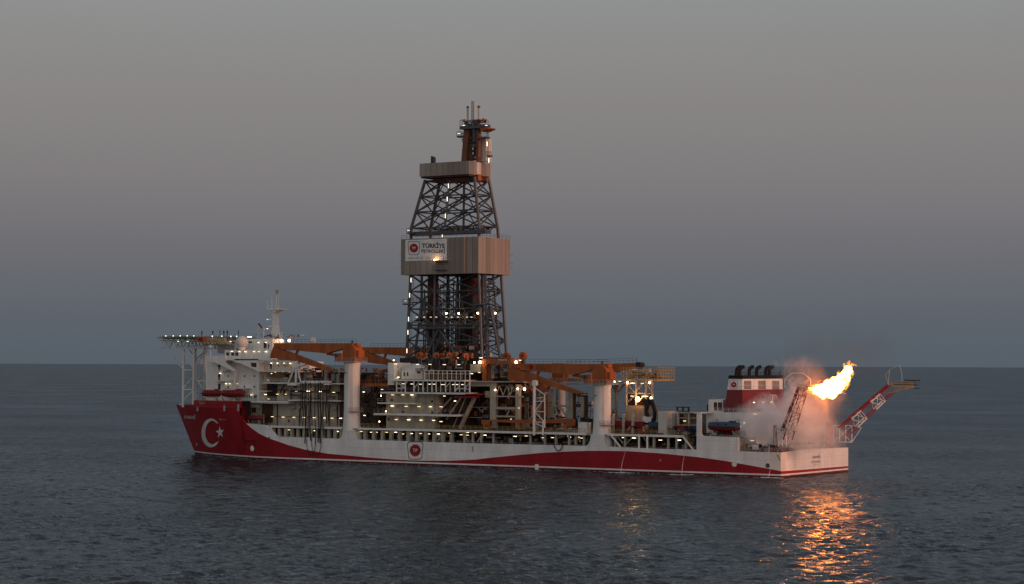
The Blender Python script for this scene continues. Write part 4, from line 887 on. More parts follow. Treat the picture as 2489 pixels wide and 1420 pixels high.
tubes([(999,681),(995.5,718),(993,776),(991.5,808),(989,853)], -7.2, DER, 1.3, 'coldtube', vert=True); tubes([(1090,452),(1087,484),(1082.5,525),(1075,571),(1184,350),(1188,390)], -5.8, DER, 1.3, 'coldtube', vert=True)
tubes([(986,731.5),(993,560),(1127,305),(1182,305),(1115,325)], -6.8, DER, .9, 'coldtube'); floods([(1085,762),(1115,762),(1161,761.5),(1204,761.5)], -7.0, DER, .27); tubes([(1013,771),(1031,771),(1047,771),(1060,771),(1085,771),(1098,771),(1113,771),(1135,771),(1146,771)], -6.8, DER, .8, 'dimtube', h=.1)
tubes([(1108,874),(1113,870),(1105,877),(1167,870),(1171,870)], -7.8, DER, .6); floods([(1165,881),(1153,881.5)], -16, DER, .26)

rr3 = random.Random(11)
for k in range(30):
    x, y = rr3.uniform(99.5, 120), rr3.uniform(-3.5, 5.5); MB().bar((x, y, 30.6), (x+rr3.uniform(-.3, .3), y, rr3.uniform(47, 55.3)), rr3.uniform(.10, .22), 6).build('standing_pipe', ('dark', 'steel', 'brown')[k % 3], DER)
for k in range(9): z = 33+k*2.4; MB().box(100+k % 3, 121-k % 2, 1.5+k % 3, 2.1+k % 3, z, z+.35).build('cross_beam', 'steel', DER)
# riser tensioner wheels on the drill floor edge
for k, (a, b, r, rx, pos) in enumerate(((1020,864.5,7.2,1,'leftmost of the row'),(1061,865,7,.8,'second from the left of the row'),(1092,864,6.5,.7,'third from the left of the row'),(1131,865,6.2,.45,'narrowest, last of the row below the derrick'),(1232,866,8,1.2,'beside the derrick foot above the orange frame'),(1272,865,8,1,'standing clear to the right of the derrick against the sky'))):
    p = S(a, b, -11); t = thing('sheave_wheel', 'orange tensioner sheave wheel, '+pos, 'sheave', S(a, 895, -11), 'orange sheave wheels around the drill floor')
    rr = r/7.2*1.0; w = .55; an = {1:.0, .8:.5, .7:.7, .45:1.15, 1.2:0}[rx]; d = Vector((math.sin(an), -math.cos(an), 0))
    MB().bar(p-d*w, p+d*w, rr, 20).build('wheel', 'orange', t); MB().bar(p-d*(w+.12), p+d*(w+.12), rr*.3, 10).build('hub', 'brown', t)
    MB().box(p.x-.3, p.x+.3, -11.3, -10.7, S(a, 897, -11).z, p.z-rr*.8).build('post', 'steel', t)
    if k < 4: q = MB(); q.box(p.x+.6, p.x+1.6, -10.2, -9.2, p.z-.7, p.z+.8); q.build('motor', 'orange', t)
# orange portal frame right of the derrick
PG = thing('portal_frame', 'orange portal frame beside the derrick foot with a lit end', 'frame', S(1212, 928, -15))
q = MB(); q.pb(1172, 872, 1254, 885, -15, 2.5); q.build('crossbeam', 'orange', PG)
q = MB(); q.pb(1172, 885, 1182, 926, -15, 2); q.pb(1184, 887, 1191, 926, -14, 2); q.pb(1237, 885, 1243, 926, -15, 2); each(q, 'upright', 'orange', PG)
q = MB(); q.pb(1216, 887, 1236, 917, -14, 3); q.pb(1143, 885, 1168, 905, -14, 3); q.pb(1192, 886, 1201, 920, -13.5, 2); each(q, 'cabin', 'cream', PG)
q = MB(); q.pb(1190, 888, 1216, 927, -11, 8); q.pb(1243, 890, 1262, 930, -12, 6); each(q, 'machinery_block', 'brown', PG)
MB().pb(1211, 873.5, 1232, 877, -15.05, .05).build('nameplate', 'cream', PG)
tubes([(1221,905.5)], -14.3, PG, 1.1); floods([(1167,880.5),(1254.5,880.5)], -15.6, PG, .42); tubes([(1264.5,876)], -15, PG, .9)
clutter('pipework', ['brown', 'dark', 'orange', 'steel'], 133, 142, -16, -12, 24.6, 28.5, 40, 81, PG, .6, 1.3)

# ------------------------------------------------------------------ cranes
def crane(label, dx, dy, dz, zb, letters=False):
    Y = -18.5
    def P(a, b): p = S(a, b, Y); return (p.x+dx, p.z+dz)
    cx_ = S(856, 900, Y).x+dx; cyy = Y+dy; t = thing('pedestal_crane', label, 'crane', (cx_, cyy, zb), 'orange knuckle-boom cranes')
    zt_ = S(856, 880, Y).z+dz
    q = MB(); n = 24
    prof = [(zb-1, 3.7), (zb+.8, 3.3), (zb+2.4, 2.95), (zb+4.5, 2.65), (zb+7, 2.45), (zb+9, 2.38), (zt_-1.2, 2.35), (zt_-.9, 2.55), (zt_, 2.55)]
    vs = [(cx_+r*math.cos(2*math.pi*k/n), cyy+min(r, 2.45)*math.sin(2*math.pi*k/n), z) for z, r in prof for k in range(n)]
    q.add(vs, [(i*n+k, i*n+(k+1) % n, (i+1)*n+(k+1) % n, (i+1)*n+k) for i in range(len(prof)-1) for k in range(n)]); colm = q.build('column', 'white', t, True)
    q = MB(); q.prism([P(842, 878), P(873, 878), P(872, 848), P(868, 841), (P(846, 841)), P(843, 850)], cyy-2, cyy+2); q.box(cx_-1.5, cx_+1.2, cyy-1.5, cyy+1.5, P(856, 842)[1], P(856, 835)[1]); q.build('king', 'orange', t)
    def pr(pix, w, name, m='orange'):
        q = MB(); q.prism([P(*a) for a in pix], cyy-w, cyy+w); return q.build(name, m, t)
    pr([(668.5,834.5),(873,834.5),(873,842),(845,846),(798,859.5),(742,854),(690,848),(671,840)], 1.0, 'main_boom')
    pr([(661,863),(670,838),(684,848),(753,874),(813,897),(813,902),(792,899),(727,879),(674,872),(661,871)], .8, 'knuckle_arm')
    q = MB(); a = P(841, 867); b = P(795, 860); q.bar((a[0], cyy, a[1]), (b[0], cyy, b[1]), .38, 8); a = P(688, 848); b = P(716, 851); q.bar((a[0], cyy-.9, a[1]), (b[0], cyy-.9, b[1]), .22, 8)
    a = P(717, 868); b = P(724, 852); q.bar((a[0], cyy, a[1]), (b[0], cyy, b[1]), .4, 6); q.build('ram', 'orange', t)
    q = MB(); a = P(690, 834.5); b = P(872, 834.5); q.rail([(a[0], cyy-.9, a[1]), (b[0], cyy-.9, b[1])], 1.2, 1.5, .045, 2); q.build('boom_rail', 'steel', t)
    q = MB(); zp = zt_-.1; q.box(cx_-4.4, cx_+3.2, cyy-3.3, cyy+3.3, zp, zp+.25); q.rail([(cx_-4.4, cyy-3.3, zp+.25), (cx_+3.2, cyy-3.3, zp+.25), (cx_+3.2, cyy+3.3, zp+.25)], 1.1, 1.1, .05, 3); zq = zt_-3.0
    q.box(cx_-5.0, cx_-.3, cyy-3.0, cyy, zq, zq+.2); q.rail([(cx_-5, cyy-3, zq+.2), (cx_-.4, cyy-3, zq+.2)], 1.1, 1.1, .05, 3); q.build('slew_platform', 'grey', t)
    cab = MB().box(cx_-4.3, cx_-2.0, cyy-2.8, cyy-.6, zt_+.2, zt_+2.6).build('operator_cab', 'orange', t)
    MB().box(cx_-4.33, cx_-3.5, cyy-2.85, cyy-.9, zt_+1.1, zt_+2.4).build('cab_window', 'glass', cab)
    q = MB(); a = P(815, 899); q.box(a[0]-1.6, a[0]+.6, cyy-.6, cyy+.6, a[1]-1.2, a[1]-.2); q.bar((a[0]-1.3, cyy, a[1]-1), (a[0]-1.3, cyy, a[1]-3.2), .1); q.box(a[0]-1.9, a[0]-.8, cyy-.4, cyy+.4, a[1]-4.1, a[1]-3.1); q.build('hook_block', 'brown', t)
    MB().box(cx_+1.6, cx_+3.4, cyy-1.6, cyy+1.6, zt_+1.2, zt_+3.4).build('winch', 'orange', t)
    q = MB(); zl = zb+ (zt_-zb)*.35
    q.box(cx_+.9, cx_+3.4, cyy-2.9, cyy+1, zl, zl+.2); q.rail([(cx_+.9, cyy-2.9, zl+.2), (cx_+3.4, cyy-2.9, zl+.2), (cx_+3.4, cyy+1, zl+.2)], 1.1, .9, .05, 3)
    for s in (0, .5): q.bar((cx_+1.4+s, cyy-2.4, zl), (cx_+1.4+s, cyy-2.4, zt_), .05)
    for z in np.arange(zl, zt_, .5): q.bar((cx_+1.4, cyy-2.4, z), (cx_+1.9, cyy-2.4, z), .04)
    q.build('ladder', 'grey', colm)
    q = MB(); q.box(cx_-.2, cx_+.2, cyy-.2, cyy+.2, P(860, 835)[1], P(860, 828)[1]); q.bar((cx_-.5, cyy, P(860,835)[1]), (cx_-.5, cyy, P(860,827)[1]), .06); q.build('boom_mast', 'steel', t)
    if letters:
        a = P(712, 840); 
        q = MB(); q.add([(a[0]+.8*math.cos(k*math.pi/8), cyy-1.03, a[1]-.3+.8*math.sin(k*math.pi/8)) for k in range(16)], [tuple(range(16))]); q.build('emblem_disc', 'hull_red', t)
        put_text('T\u00dcRK\u0130YE\nPETROLLER\u0130', quad((a[0]+1.3, cyy-1.03, a[1]-.95), (a[0]+4.8, cyy-1.03, a[1]-.95), (a[0]+1.3, cyy-1.03, a[1]+.35), (a[0]+4.8, cyy-1.03, a[1]+.35)), 'boom_lettering', 'textgrey', t, .01)
    return t
x1 = S(856, 900, -18.5).x
C2X = S(1464, 950, -18.5).x
crane('orange knuckle crane on the forward white column, boom over the machinery module', 0, 0, 0, 6.5)
dz2 = S(1464, 885, -18.5).z-S(856, 834.5, -18.5).z
crane('orange knuckle crane on the after white column, boom with red emblem pointing forward', C2X-x1, 0, dz2, 6.0, True)
kx = S(885, 838, 18.5).x; crane('orange knuckle crane on the far side, half hidden behind the derrick foot', kx-S(670, 838, -18.5).x, 37, -.9, 9.6)
# far-side crane whose boom points aft
FC = thing('pedestal_crane', 'orange crane on the far side whose tapered boom points aft over the yellow platform', 'crane', (S(1363, 980, 18.5).x, 18.5, 9.6), 'orange knuckle-boom cranes')
p = S(1363, 900, 18.5); MB().bar((p.x, 18.5, 9.6), (p.x, 18.5, 23.5), 1.45, 20).build('column', 'grey', FC, True)
MB().box(p.x-2, p.x+2, 16.7, 20.3, 23.5, 29).build('king', 'orange', FC)
q = MB(); q.pp([(1363,888),(1552,882),(1556,886),(1554,893),(1480,908),(1420,905),(1363,900)], 17.5, 2); q.build('main_boom', 'orange', FC)
MB().pp([(1546,880),(1556,882),(1557,889),(1550,896),(1546,893)], 17.2, 2.6).build('boom_head', 'dark', FC)
q = MB(); q.rail([S(1380, 886, 17.5), S(1548, 881, 17.5)], 1.2, 1.5, .045, 2); q.build('boom_rail', 'steel', FC)
MB().bar(S(1547, 881, 17.6), S(1547, 872, 17.6), .06).build('boom_mast', 'steel', FC)

# ------------------------------------------------------------------ platform on trestles aft of the after crane
TP_ = thing('trestle_platform', 'yellow railed equipment platform on rusty trestle legs with bright lamps', 'platform', S(1555, 1058, -10))
YP2 = -11
q = MB(); q.pb(1509, 922, 1597, 925.5, YP2, 10); q.build('platform_deck', 'yellow', TP_)
q = MB(); a, b = S(1509, 922, YP2), S(1597, 922, YP2); q.rail([a, b, b+Vector((0, 10, 0))], 3.3, .9, .06, 4); q.rail([a, a+Vector((0, 10, 0)), b+Vector((0, 10, 0))], 3.3, 1.8, .05, 3); q.build('platform_rail', 'yellow', TP_)
q = MB(); q.pb(1541, 900, 1561, 915, YP2+3, 3); q.bar(S(1563, 905, YP2+4), S(1580, 905, YP2+4), .9, 10); q.pb(1527, 897, 1538, 920, YP2+3, 2); each(q, 'tank', 'cream', TP_)
clutter('platform_equipment', ['grey', 'cream', 'dark', 'orange', 'yellow'], S(1515,920,YP2).x, S(1592,920,YP2).x, YP2+.6, YP2+6, S(1550,922,YP2).z, S(1550,905,YP2).z, 46, 91, TP_, .5, 1.4)
q = MB()
for a, b in ((1523,1),(1546,1),(1570,0),(1586,1)): q.bar(S(a, 926, YP2+.4), S(a, 986 if b else 985, YP2+.4), .35)
for a, b, c, d in ((1523,930,1546,958),(1546,950,1563,932),(1523,980,1545,960),(1570,930,1586,955),(1548,980,1566,962),(1523,956,1586,957),(1525,940,1535,930),(1575,940,1566,930)): q.bar(S(a, b, YP2+.4), S(c, d, YP2+.4), .22)
for a in (1530, 1580): q.bar(S(a, 926, YP2+9), S(a, 990, YP2+9), .3)
q.build('trestle', 'beige_rust', TP_)
q = MB()
for a, b, c, d in ((1500,935,1500,1020),(1496,935,1496,1020),(1498,958,1488,936),(1500,958,1516,936),(1486,935,1518,935)): q.bar(S(a, b, -4), S(c, d, -4), .3)
each(q, 'y_post', 'beige_rust', TP_)
q = MB(); q.pb(1521, 987, 1566, 1022, YP2-.2, 9); q.build('clad_base', 'beige_rust', TP_)
q = MB(); q.pb(1524, 958, 1586, 985, YP2+3, .5); q.build('back_panel', 'brown', TP_)
tubes([(1506,927),(1535,931.5),(1540,931.5),(1561,932),(1536,963),(1563,963.5),(1567,963.5),(1572,963.5)], YP2-.4, TP_, 1.1, 'tube')
floods([(1525,930.5),(1579,930.5),(1582.5,967.5),(1493,928)], YP2-.5, TP_, .3); floods([(1550,970.5)], YP2-.8, TP_, .62, 'bigflood')
q = MB(); q.bar(S(1514,926,YP2-.3), S(1519,936,YP2-.3), .16); q.build('platform_strut', 'orange', TP_)  # short orange strut under the platform edge
# articulated hose handler
HH = thing('hose_handler', 'dark articulated hose handler bent over a white wrapped bundle', 'crane', S(1583, 1055, -14))
Yh = -14
q = MB(); q.pp([(1560,968),(1568,972),(1582,970),(1586,980),(1575,984),(1570,1000),(1575,1012),(1567,1014),(1566,990),(1562,978)], Yh, 1.2); q.build('arm', 'dark', HH)
q = MB(); q.path([S(1580,972,Yh), S(1588,985,Yh), S(1592,1000,Yh), S(1591,1015,Yh), S(1587,1030,Yh)], .55, 8); q.build('hose', 'black', HH)
q = MB(); q.pp([(1561,1014),(1566,1012),(1574,1015),(1580,1013),(1583,1018),(1582,1024),(1572,1028),(1563,1026)], Yh-.6, 1.6); q.build('wrapped_bundle', 'white', HH)
MB().pb(1568, 1026, 1574, 1040, Yh, 1.2).build('base', 'dark', HH)
# containers and cargo
def crate(label, px0, py0, px1, py1, Y, d, m, z0=9.62, group=None):
    a = S(px0, py0, Y); b = S(px1, py1, Y); zb0 = z0 if z0 is not None else b.z
    t = thing('shipping_container', label, 'container', ((a.x+b.x)/2, Y+d/2, zb0), group)
    MB().box(a.x, b.x, Y, Y+d, zb0, a.z).build('body', m, t)
    q = MB(); n = max(3, int((b.x-a.x)/.5))
    for k in range(n): x = a.x+(b.x-a.x)*(k+.5)/n; q.box(x-.09, x+.09, Y-.06, Y-.003, zb0+.15, a.z-.15)
    for yy in np.arange(Y+.4, Y+d-.2, .5): q.box(b.x+.003, b.x+.05, yy-.08, yy+.08, zb0+.15, a.z-.15)
    q.build('corrugation', m, t)
    q = MB()
    for x in (a.x-.04, b.x-.12):
        for yy in (Y-.07, Y+d-.12): q.box(x, x+.18, yy, yy+.2, zb0, a.z+.04)
    each(q, 'corner_post', m, t)
    return t
RG = 'red containers stowed aft of the crane'
crate('red container next to the after crane column, furthest forward of the red row', 1482, 1022, 1495, 1052, -16, 2.5, 'red', group=RG)
crate('bright red container in the middle of the red row aft of the crane', 1498, 1022, 1515, 1052, -16, 2.5, 'red', group=RG)
crate('long dark red container below the trestle platform behind a white post', 1518, 1024, 1563, 1046, -15.5, 2.6, 'boatred', group=RG)
crate('blue container standing beside the hose handler', 1577, 1026, 1598, 1050, -16, 2.6, 'blue')
crate('tall white corrugated cabin with a sunlit end at the after deck', 1601, 1000, 1622, 1052, -18, 6.5, 'crate_white')
crate('blue container in the open rack beside the hull pillar', 1662, 1035, 1693, 1048, -15, 2.5, 'blue', None)
crate('small white box container with dark mark in front of the rack posts', 1406, 1027, 1426, 1043, -18, 2.2, 'white')
q = MB()
for a in (1489.5, 1514, 1537): q.pb(a-2, 1006, a+2, 1054, -17.5, .6)
each(q, 'stanchion_post', 'cream', TP_)
q = MB(); q.pb(1648, 1002, 1695, 1004, -15.5, 8); q.pb(1672, 1003, 1675, 1056, -15.5, .6); q.pb(1646, 1003, 1649, 1056, -15.5, .6); q.pb(1648, 1015, 1693, 1017, -15, 5); q.pb(1650, 1032, 1693, 1034, -15, 5); each(q, 'rack_beam', 'cream', SHIP)
q = MB(); q.pb(1648, 1004, 1694, 1058, -11, 8); q.build('rack_back_wall', 'beige_rust', SHIP)
q = MB(); q.pb(1650, 1006, 1660, 1056, -11.4, .3); q.build('rack_end_wall', 'brown', SHIP)
tubes([(1664,1023.5),(1689,1016.5)], -14.5, SHIP, 1.0)
q = MB(); 
for a in (1645, 1659, 1673): q.pb(a-1, 990, a+1.5, 1001, -12, .4)
q.pb(1644, 989, 1674, 991, -12, .4); q.pb(1644, 999, 1674, 1001, -12, .4); q.build('reel_frame', 'black', SHIP)
clutter('after_cargo', ['brown', 'dark', 'grey', 'yellow', 'red', 'blue', 'dark'], 176, 199, -19, -12, 9.65, 12.3, 80, 92, SHIP, .4, 1.8)
clutter('recess_gear', ['brown', 'dark', 'grey', 'beige_rust'], 197, 203, -19, -12, 5.4, 10.5, 40, 93, SHIP, .5, 1.6)
q = MB(); q.stair(S(1662, 1056, -19), S(1684, 1090, -19)); q.build('staircase', 'yellow', SHIP)

# ------------------------------------------------------------------ after deckhouse and funnel
DH = thing('after_deckhouse', 'low white after deckhouse carrying the funnel above the blue lifeboat', 'deckhouse', (205, 0, 9.6))
XF = 212.1; ZR = 16.05
MB().box(201.2, XF, -13.6, 13.2, 5.3, ZR).build('wall', 'white', DH)
q = MB(); q.box(203.2, 214.3, -20.4, -13.6, 9.2, 9.6); q.build('boat_deck', 'deck', DH)
q = MB(); q.box(201.2, 203.2, -20.5, -13.6, ZR-.3, ZR); q.build('roof_edge', 'white', DH)
q = MB(); q.box(214.0, 214.35, -20.4, -10, 5.3, 9.5); q.build('break_bulkhead', 'cream', DH)
a = S(1722, 971, -12); b = S(1757, 999, -12); MB().box(a.x, b.x, -12, 4, ZR, a.z).build('roof_house', 'white', DH)
q = MB(); q.pb(1735, 978, 1743, 998, -12.06, .1); q.pb(1745, 978, 1755, 998, -12.06, .1); q.build('door', 'brown', DH)
MB().pb(1718, 984, 1722, 998, -12, 1).build('vent', 'dark', DH)
q = MB(); q.rail([(a.x, -12, a.z), (b.x, -12, a.z)], 1.1, 1, .05); q.build('roof_rail', 'yellow', DH)
q = MB(); q.rail([(XF, -13.4, ZR), (XF, 13, ZR)], 1.1, 1.4, .045, 3); q.rail([(203.4, -13.4, ZR), (XF, -13.4, ZR)], 1.1, 1.4, .045, 3); q.build('deck_rail', 'white', DH)
clutter('roof_fittings', ['dark', 'grey', 'brown'], 212.2, 213.5, -10, 0, ZR-.1, ZR+1.0, 14, 95, DH, .4, .8)
for a, b in ((1836,1006.5),(1809,1027.5),(1798,1037)): MB().ball(SX(a, b, XF+.5), .22, 8, (1, 2.5, .7)).build('tube_lamp', 'tube', DH)
for a, b in ((1833,978.5),(1855,978),(1875,977.5)): MB().ball(SX(a, b, XF+.4), .22, 8, (1, 2.2, .7)).build('tube_lamp', 'tube', DH)
q = MB(); q.stair(Vector((213, -19, 9.6)), Vector((215.5, -19, 5.6))); q.build('staircase', 'yellow', DH)
clutter('boat_deck_gear', ['grey', 'brown', 'red', 'dark', 'cream'], 204, 214, -18, -14, 9.6, 11.5, 34, 96, DH, .4, 1.2)
FU = thing('funnel', 'raked red and white funnel casing with black top and six black exhaust pipes', 'funnel', (209, 0, ZR))
z3 = [ZR, SX(1850, 947, XF).z, SX(1850, 921, XF).z, SX(1850, 912.5, XF).z]
def fx(z): t = (z-ZR)/(z3[3]-ZR); return 206.2+1.6*t, XF-.4, -13.0+.0*t, 11.4
for k, (nm, m) in enumerate((('lower_casing', 'funnel_red_dimmed'), ('upper_casing', 'hull_white'), ('black_top', 'black'))):
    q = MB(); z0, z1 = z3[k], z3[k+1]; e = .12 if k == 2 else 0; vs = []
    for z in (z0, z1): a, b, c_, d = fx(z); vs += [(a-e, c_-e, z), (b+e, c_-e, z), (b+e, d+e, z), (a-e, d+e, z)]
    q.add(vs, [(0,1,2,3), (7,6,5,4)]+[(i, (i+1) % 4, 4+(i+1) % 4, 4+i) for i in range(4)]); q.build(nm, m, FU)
xf = XF-.4
for a, b in ((1808,1826),(1843,1861),(1877,1894)):
    q = MB()
    for k in range(7):
        p0 = SX(a, 926+k*3.0, xf+.03); p1 = SX(b, 925.7+k*3.0, xf+.03); q.add([p0, p1, p1+Vector((0.1, 0, -.2)), p0+Vector((0.1, 0, -.2))], [(0,1,2,3)])
    q.build('louvre', 'dark', FU)
fe = facing(1773, 924.5, 1794, 946, -13.05); emblem(fe, FU); put_text('TP', lambda u, v: fe(.36+.28*u, .41+.18*v)+Vector((0, -.03, 0)), 'emblem_letters', 'hull_white', FU, .03)
for k, (a, h) in enumerate(((1790,20),(1798,19),(1821,20),(1839,20),(1861,20),(1870,19))):
    x0 = 208.6 if k % 2 == 0 else 210.4; p = SX(a, 913, x0); z0 = z3[3]; pts = [Vector((p.x, p.y, z0-.3))]
    pts.append(Vector((p.x, p.y, z0+1.3)))
    for t in range(1, 6): an = t/5*math.pi*.55; pts.append(Vector((p.x+.1+.75*(1-math.cos(an)), p.y+.65*(1-math.cos(an)), z0+1.3+1.0*math.sin(an))))
    MB().path(pts, .5, 10).build('exhaust_pipe', 'black', FU)
q = MB(); q.rail([(xf, -13, z3[3]), (xf, 11.4, z3[3])], .8, 1.5, .05); p = SX(1895, 905, xf-.5); q.bar(p, p-Vector((0, 0, 2)), .12); q.bar(p, p+Vector((0, .8, .3)), .12); q.build('top_rail', 'black', FU)
# small radar tripod
TM = thing('radar_tripod', 'small white lattice radar tripod standing aft of the funnel', 'mast', S(1878, 1000, -10))
q = MB(); Yt = -10
for a in ((1866,1000),(1889,1000),(1880,1002)): q.bar(S(*a, Yt), S(1878, 976, Yt), .12)
q.bar(S(1878,980,Yt), S(1878,960,Yt), .16); q.bar(S(1871,991,Yt), S(1885,991,Yt), .08); q.rail([S(1868,972,Yt), S(1888,972,Yt)], 1, .6, .05); q.build('tripod', 'white', TM)
MB().bar(S(1870,960,Yt), S(1886,961,Yt), .17).build('scanner', 'white', TM)

# ------------------------------------------------------------------ poop deck
clutter('mooring_gear', ['grey', 'dark', 'brown', 'white', 'black', 'red'], 215, 225.5, -19.5, -12, 5.25, 7.8, 60, 97, SHIP, .35, 1.6)
clutter('mooring_gear', ['grey', 'dark', 'brown', 'white', 'black'], 215, 225.5, -12, 19, 5.25, 7.9, 90, 98, SHIP, .3, 1.8)
q = MB(); q.rail([(214.6, -20.3, 6.1), (226.5, -20.3, 6.1)], 1.1, .9, .05, 3)
a = SX(1985, 1089, XE-.1); b = SX(2062, 1087, XE-.1); q.rail([(226.5, -20.3, 6.1), (226.5, a.y, a.z), (226.5, 20.5, b.z)], 1.1, 1.2, .05, 3); q.build('stern_rail', 'grey', SHIP)
tubes([(1828,1071)], -15, SHIP, 1.4); tubes([(1858,1071.5),(1870,1066)], -10, SHIP, 1)
q = MB(); q.box(215, 226, -4, 6, 5.25, 6.4); q.build('winch_foundation', 'grey', SHIP)
MB().bar((219, -10, 5.2), (219, -10, 9.5), .5, 10).build('capstan_post', 'beige_rust', SHIP)

# ------------------------------------------------------------------ flare booms
def flare_boom(label, sy, seed):
    A = Vector((227.0, 17.8*sy, 10.4)); T = Vector((236.4, 28.4*sy, 22.2 if sy > 0 else 21.9))
    t = thing('flare_boom', label, 'boom', (226.4, 17.5*sy, 6), 'flare booms over the stern corners')
    d = (T-A).normalized(); side = d.cross(Vector((0, 0, 1))).normalized(); upv = side.cross(d).normalized(); L_ = (T-A).length
    w = 1.25; nb = 10
    def pt(s, i, j): k = w*(1-.25*s); return A+d*L_*s+side*k*(1 if i else -1)+upv*k*(1.35 if j else -1.1)
    for sgi in range(5):
        q = MB(); s0, s1 = sgi/5, (sgi+1)/5
        for i in (0, 1):
            for j in (0, 1): q.bar(pt(s0, i, j), pt(s1, i, j), .15, 6)
        for k in range(2):
            a = s0+(s1-s0)*k/2; b = s0+(s1-s0)*(k+1)/2
            for (i, j), (i2, j2) in (((0,0),(0,1)), ((0,1),(1,1)), ((1,1),(1,0)), ((1,0),(0,0))):
                q.bar(pt(a, i, j), pt(b, i2, j2), .07)
                if k == 1: q.bar(pt(b, i, j), pt(b, i2, j2), .07)
        q.build('boom_section', 'boatred' if sgi % 2 == 0 else 'white', t)
    q = MB(); q.bar(A+upv*1.7-side*.8*sy, T+upv*1.3-side*.6*sy, .36, 8); q.build('gas_pipe', 'boatred', t)
    # white cage at the foot, reaching outboard
    q = MB(); B0 = Vector((223.8, 18.2*sy, 0)); zc0, zc1 = 7.6, 12.2
    B1 = Vector((228.2, 20.6*sy, 0)); ex = (B1-B0).normalized(); B2 = B1+ex*2.6
    for p, q2 in ((B0, B1), ):
        for z in (zc0, zc1): q.bar((p.x, p.y, z), (q2.x, q2.y, z), .14)
    for s in (0, .33, .66, 1): p = B0.lerp(B1, s); q.bar((p.x, p.y, zc0), (p.x, p.y, zc1), .13)
    q.bar((B1.x, B1.y, zc1), (B2.x, B2.y, zc1-.6), .12); q.bar((B1.x, B1.y, zc0), (B2.x, B2.y, zc1-.6), .12); q.bar((B0.x, B0.y, zc0), (B1.x, B1.y, zc1), .1); q.bar((B1.x, B1.y, zc0), (B0.x, B0.y, zc1), .1)
    q.build('foot_cage', 'white', t)
    MB().bar((223.2, 16.8*sy, 5.3), (223.2, 16.8*sy, 13), 1.0 if sy > 0 else .5, 12).build('foot_post', 'boatred', t)
    # burner head platform
    hd = Vector((d.x, d.y, 0)).normalized(); hs = Vector((-hd.y, hd.x, 0)); q = MB(); b0 = T+Vector((0, 0, .6))
    cs = [b0-hs*1.3, b0+hs*1.3, b0+hs*1.3+Vector((6.0 if sy > 0 else 4.8, 0, 0)), b0-hs*1.3+Vector((6.0 if sy > 0 else 4.8, 0, 0))]
    q.add([c_ for c_ in cs]+[c_+Vector((0, 0, .2)) for c_ in cs], [(0,1,2,3),(7,6,5,4),(0,4,5,1),(1,5,6,2),(2,6,7,3),(3,7,4,0)])
    q.rail([c_+Vector((0,0,.2)) for c_ in cs]+[cs[0]+Vector((0,0,.2))], 1.1, .8, .05, 3)
    q.bar(T-d*2, cs[2], .12); q.bar(T-d*2, cs[3], .12); q.build('burner_platform', 'yellow' if sy > 0 else 'beige_rust', t)
    q = MB(); o = b0+Vector((-1.2 if sy < 0 else -.2, 0, 1.1)); pts = []
    if sy < 0:                                    # octagonal water-curtain ring
        for k in range(9): an = R(22.5+45*k); pts.append(o+Vector((0, 0, .5))+Vector((3.9*math.cos(an), 0, 2.8*math.sin(an))))
        q.path(pts, .10, 6); q.bar(pts[3], o, .07); q.bar(pts[4], o, .07); q.bar(pts[0], o, .07); q.bar(pts[7], o, .07); q.bar(pts[4], o+Vector((-1.2, 0, 2)), .06)
    else:
        pts = [o+Vector((-.6,0,-.6)), o+Vector((-.2,0,3.6)), o+Vector((2.6,0,5)), o+Vector((3.4,0,3.0)), o+Vector((3.4,0,0))]; q.path(pts[:2]+[pts[1], pts[2]], .05, 6); q.path(pts[2:], .05, 6); q.bar(o+Vector((-.6,0,-.6)), o+Vector((-1.4,0,2.2)), .05); q.bar(o+Vector((-1.4,0,2.2)), o+Vector((-.2,0,3.6)), .05)
    q.build('spray_ring', 'white', t)
    q = MB(); e = b0+Vector((6.0 if sy > 0 else 4.8, 0, .6)); q.bar(b0+Vector((1, 0, .7)), e+Vector((1.6, 0, 0)), .16, 6); q.bar(b0+Vector((2, hs.y, 1.2)), e+Vector((1.2, 0, .7)), .12, 6); q.bar(e+Vector((1.6,-.8,0)), e+Vector((1.6,.8,0)), .12, 6)
    if sy > 0: q.bar(e+Vector((-2, 0, 1.3)), e+Vector((2.6, 0, 1.2)), .16, 6); q.bar(e+Vector((.5, 0, -.9)), e+Vector((2.4, 0, -.9)), .12, 6)
    q.build('burner_nozzle', 'dark', t)
    return t
flare_boom('red and white port flare boom carrying the burning flame through steam', -1, 1)
flare_boom('idle red and white starboard flare boom reaching out over the open sea', 1, 2)

# ------------------------------------------------------------------ flame
YFL = -29.0
def meta_mesh(balls, res):
    mb = bpy.data.metaballs.new('m'); mb.resolution = res; mb.render_resolution = res; mb.threshold = .6
    o = bpy.data.objects.new('m', mb); C.objects.link(o)
    for c_, r in balls: e = mb.elements.new(); e.co = c_; e.radius = r
    dg = bpy.context.evaluated_depsgraph_get(); dg.update(); me = bpy.data.meshes.new_from_object(o.evaluated_get(dg))
    bpy.data.objects.remove(o); return me
def displaced(me, amp, sc_, seed):
    me.update(); nrm = [v.normal.copy() for v in me.vertices]
    for v, n in zip(me.vertices, nrm):
        k = mnoise.fractal(v.co*sc_+Vector((seed, 0, 0)), .8, 2.1, 4); v.co += n*k*amp
    return me
path = [(1972,945,.8),(1981,948,1.35),(1990,951,1.9),(2000,950,2.5),(2010,948,2.9),(2020,945,3.0),(2030,940,3.0),(2038,933,2.7),(2046,926,2.6),(2052,918,2.4),(2058,910,2.1),(2062,902,1.6),(2060,896,1.1),(2068,905,1.1),(1995,943,1.7),(2008,953,1.9),(2024,951,2.0),(2002,957,1.2),(2045,938,1.6)]
def flame_balls(k): return [(S(a, b, YFL+1.0*math.sin(a*.3)), r*k*.94) for a, b, r in path]
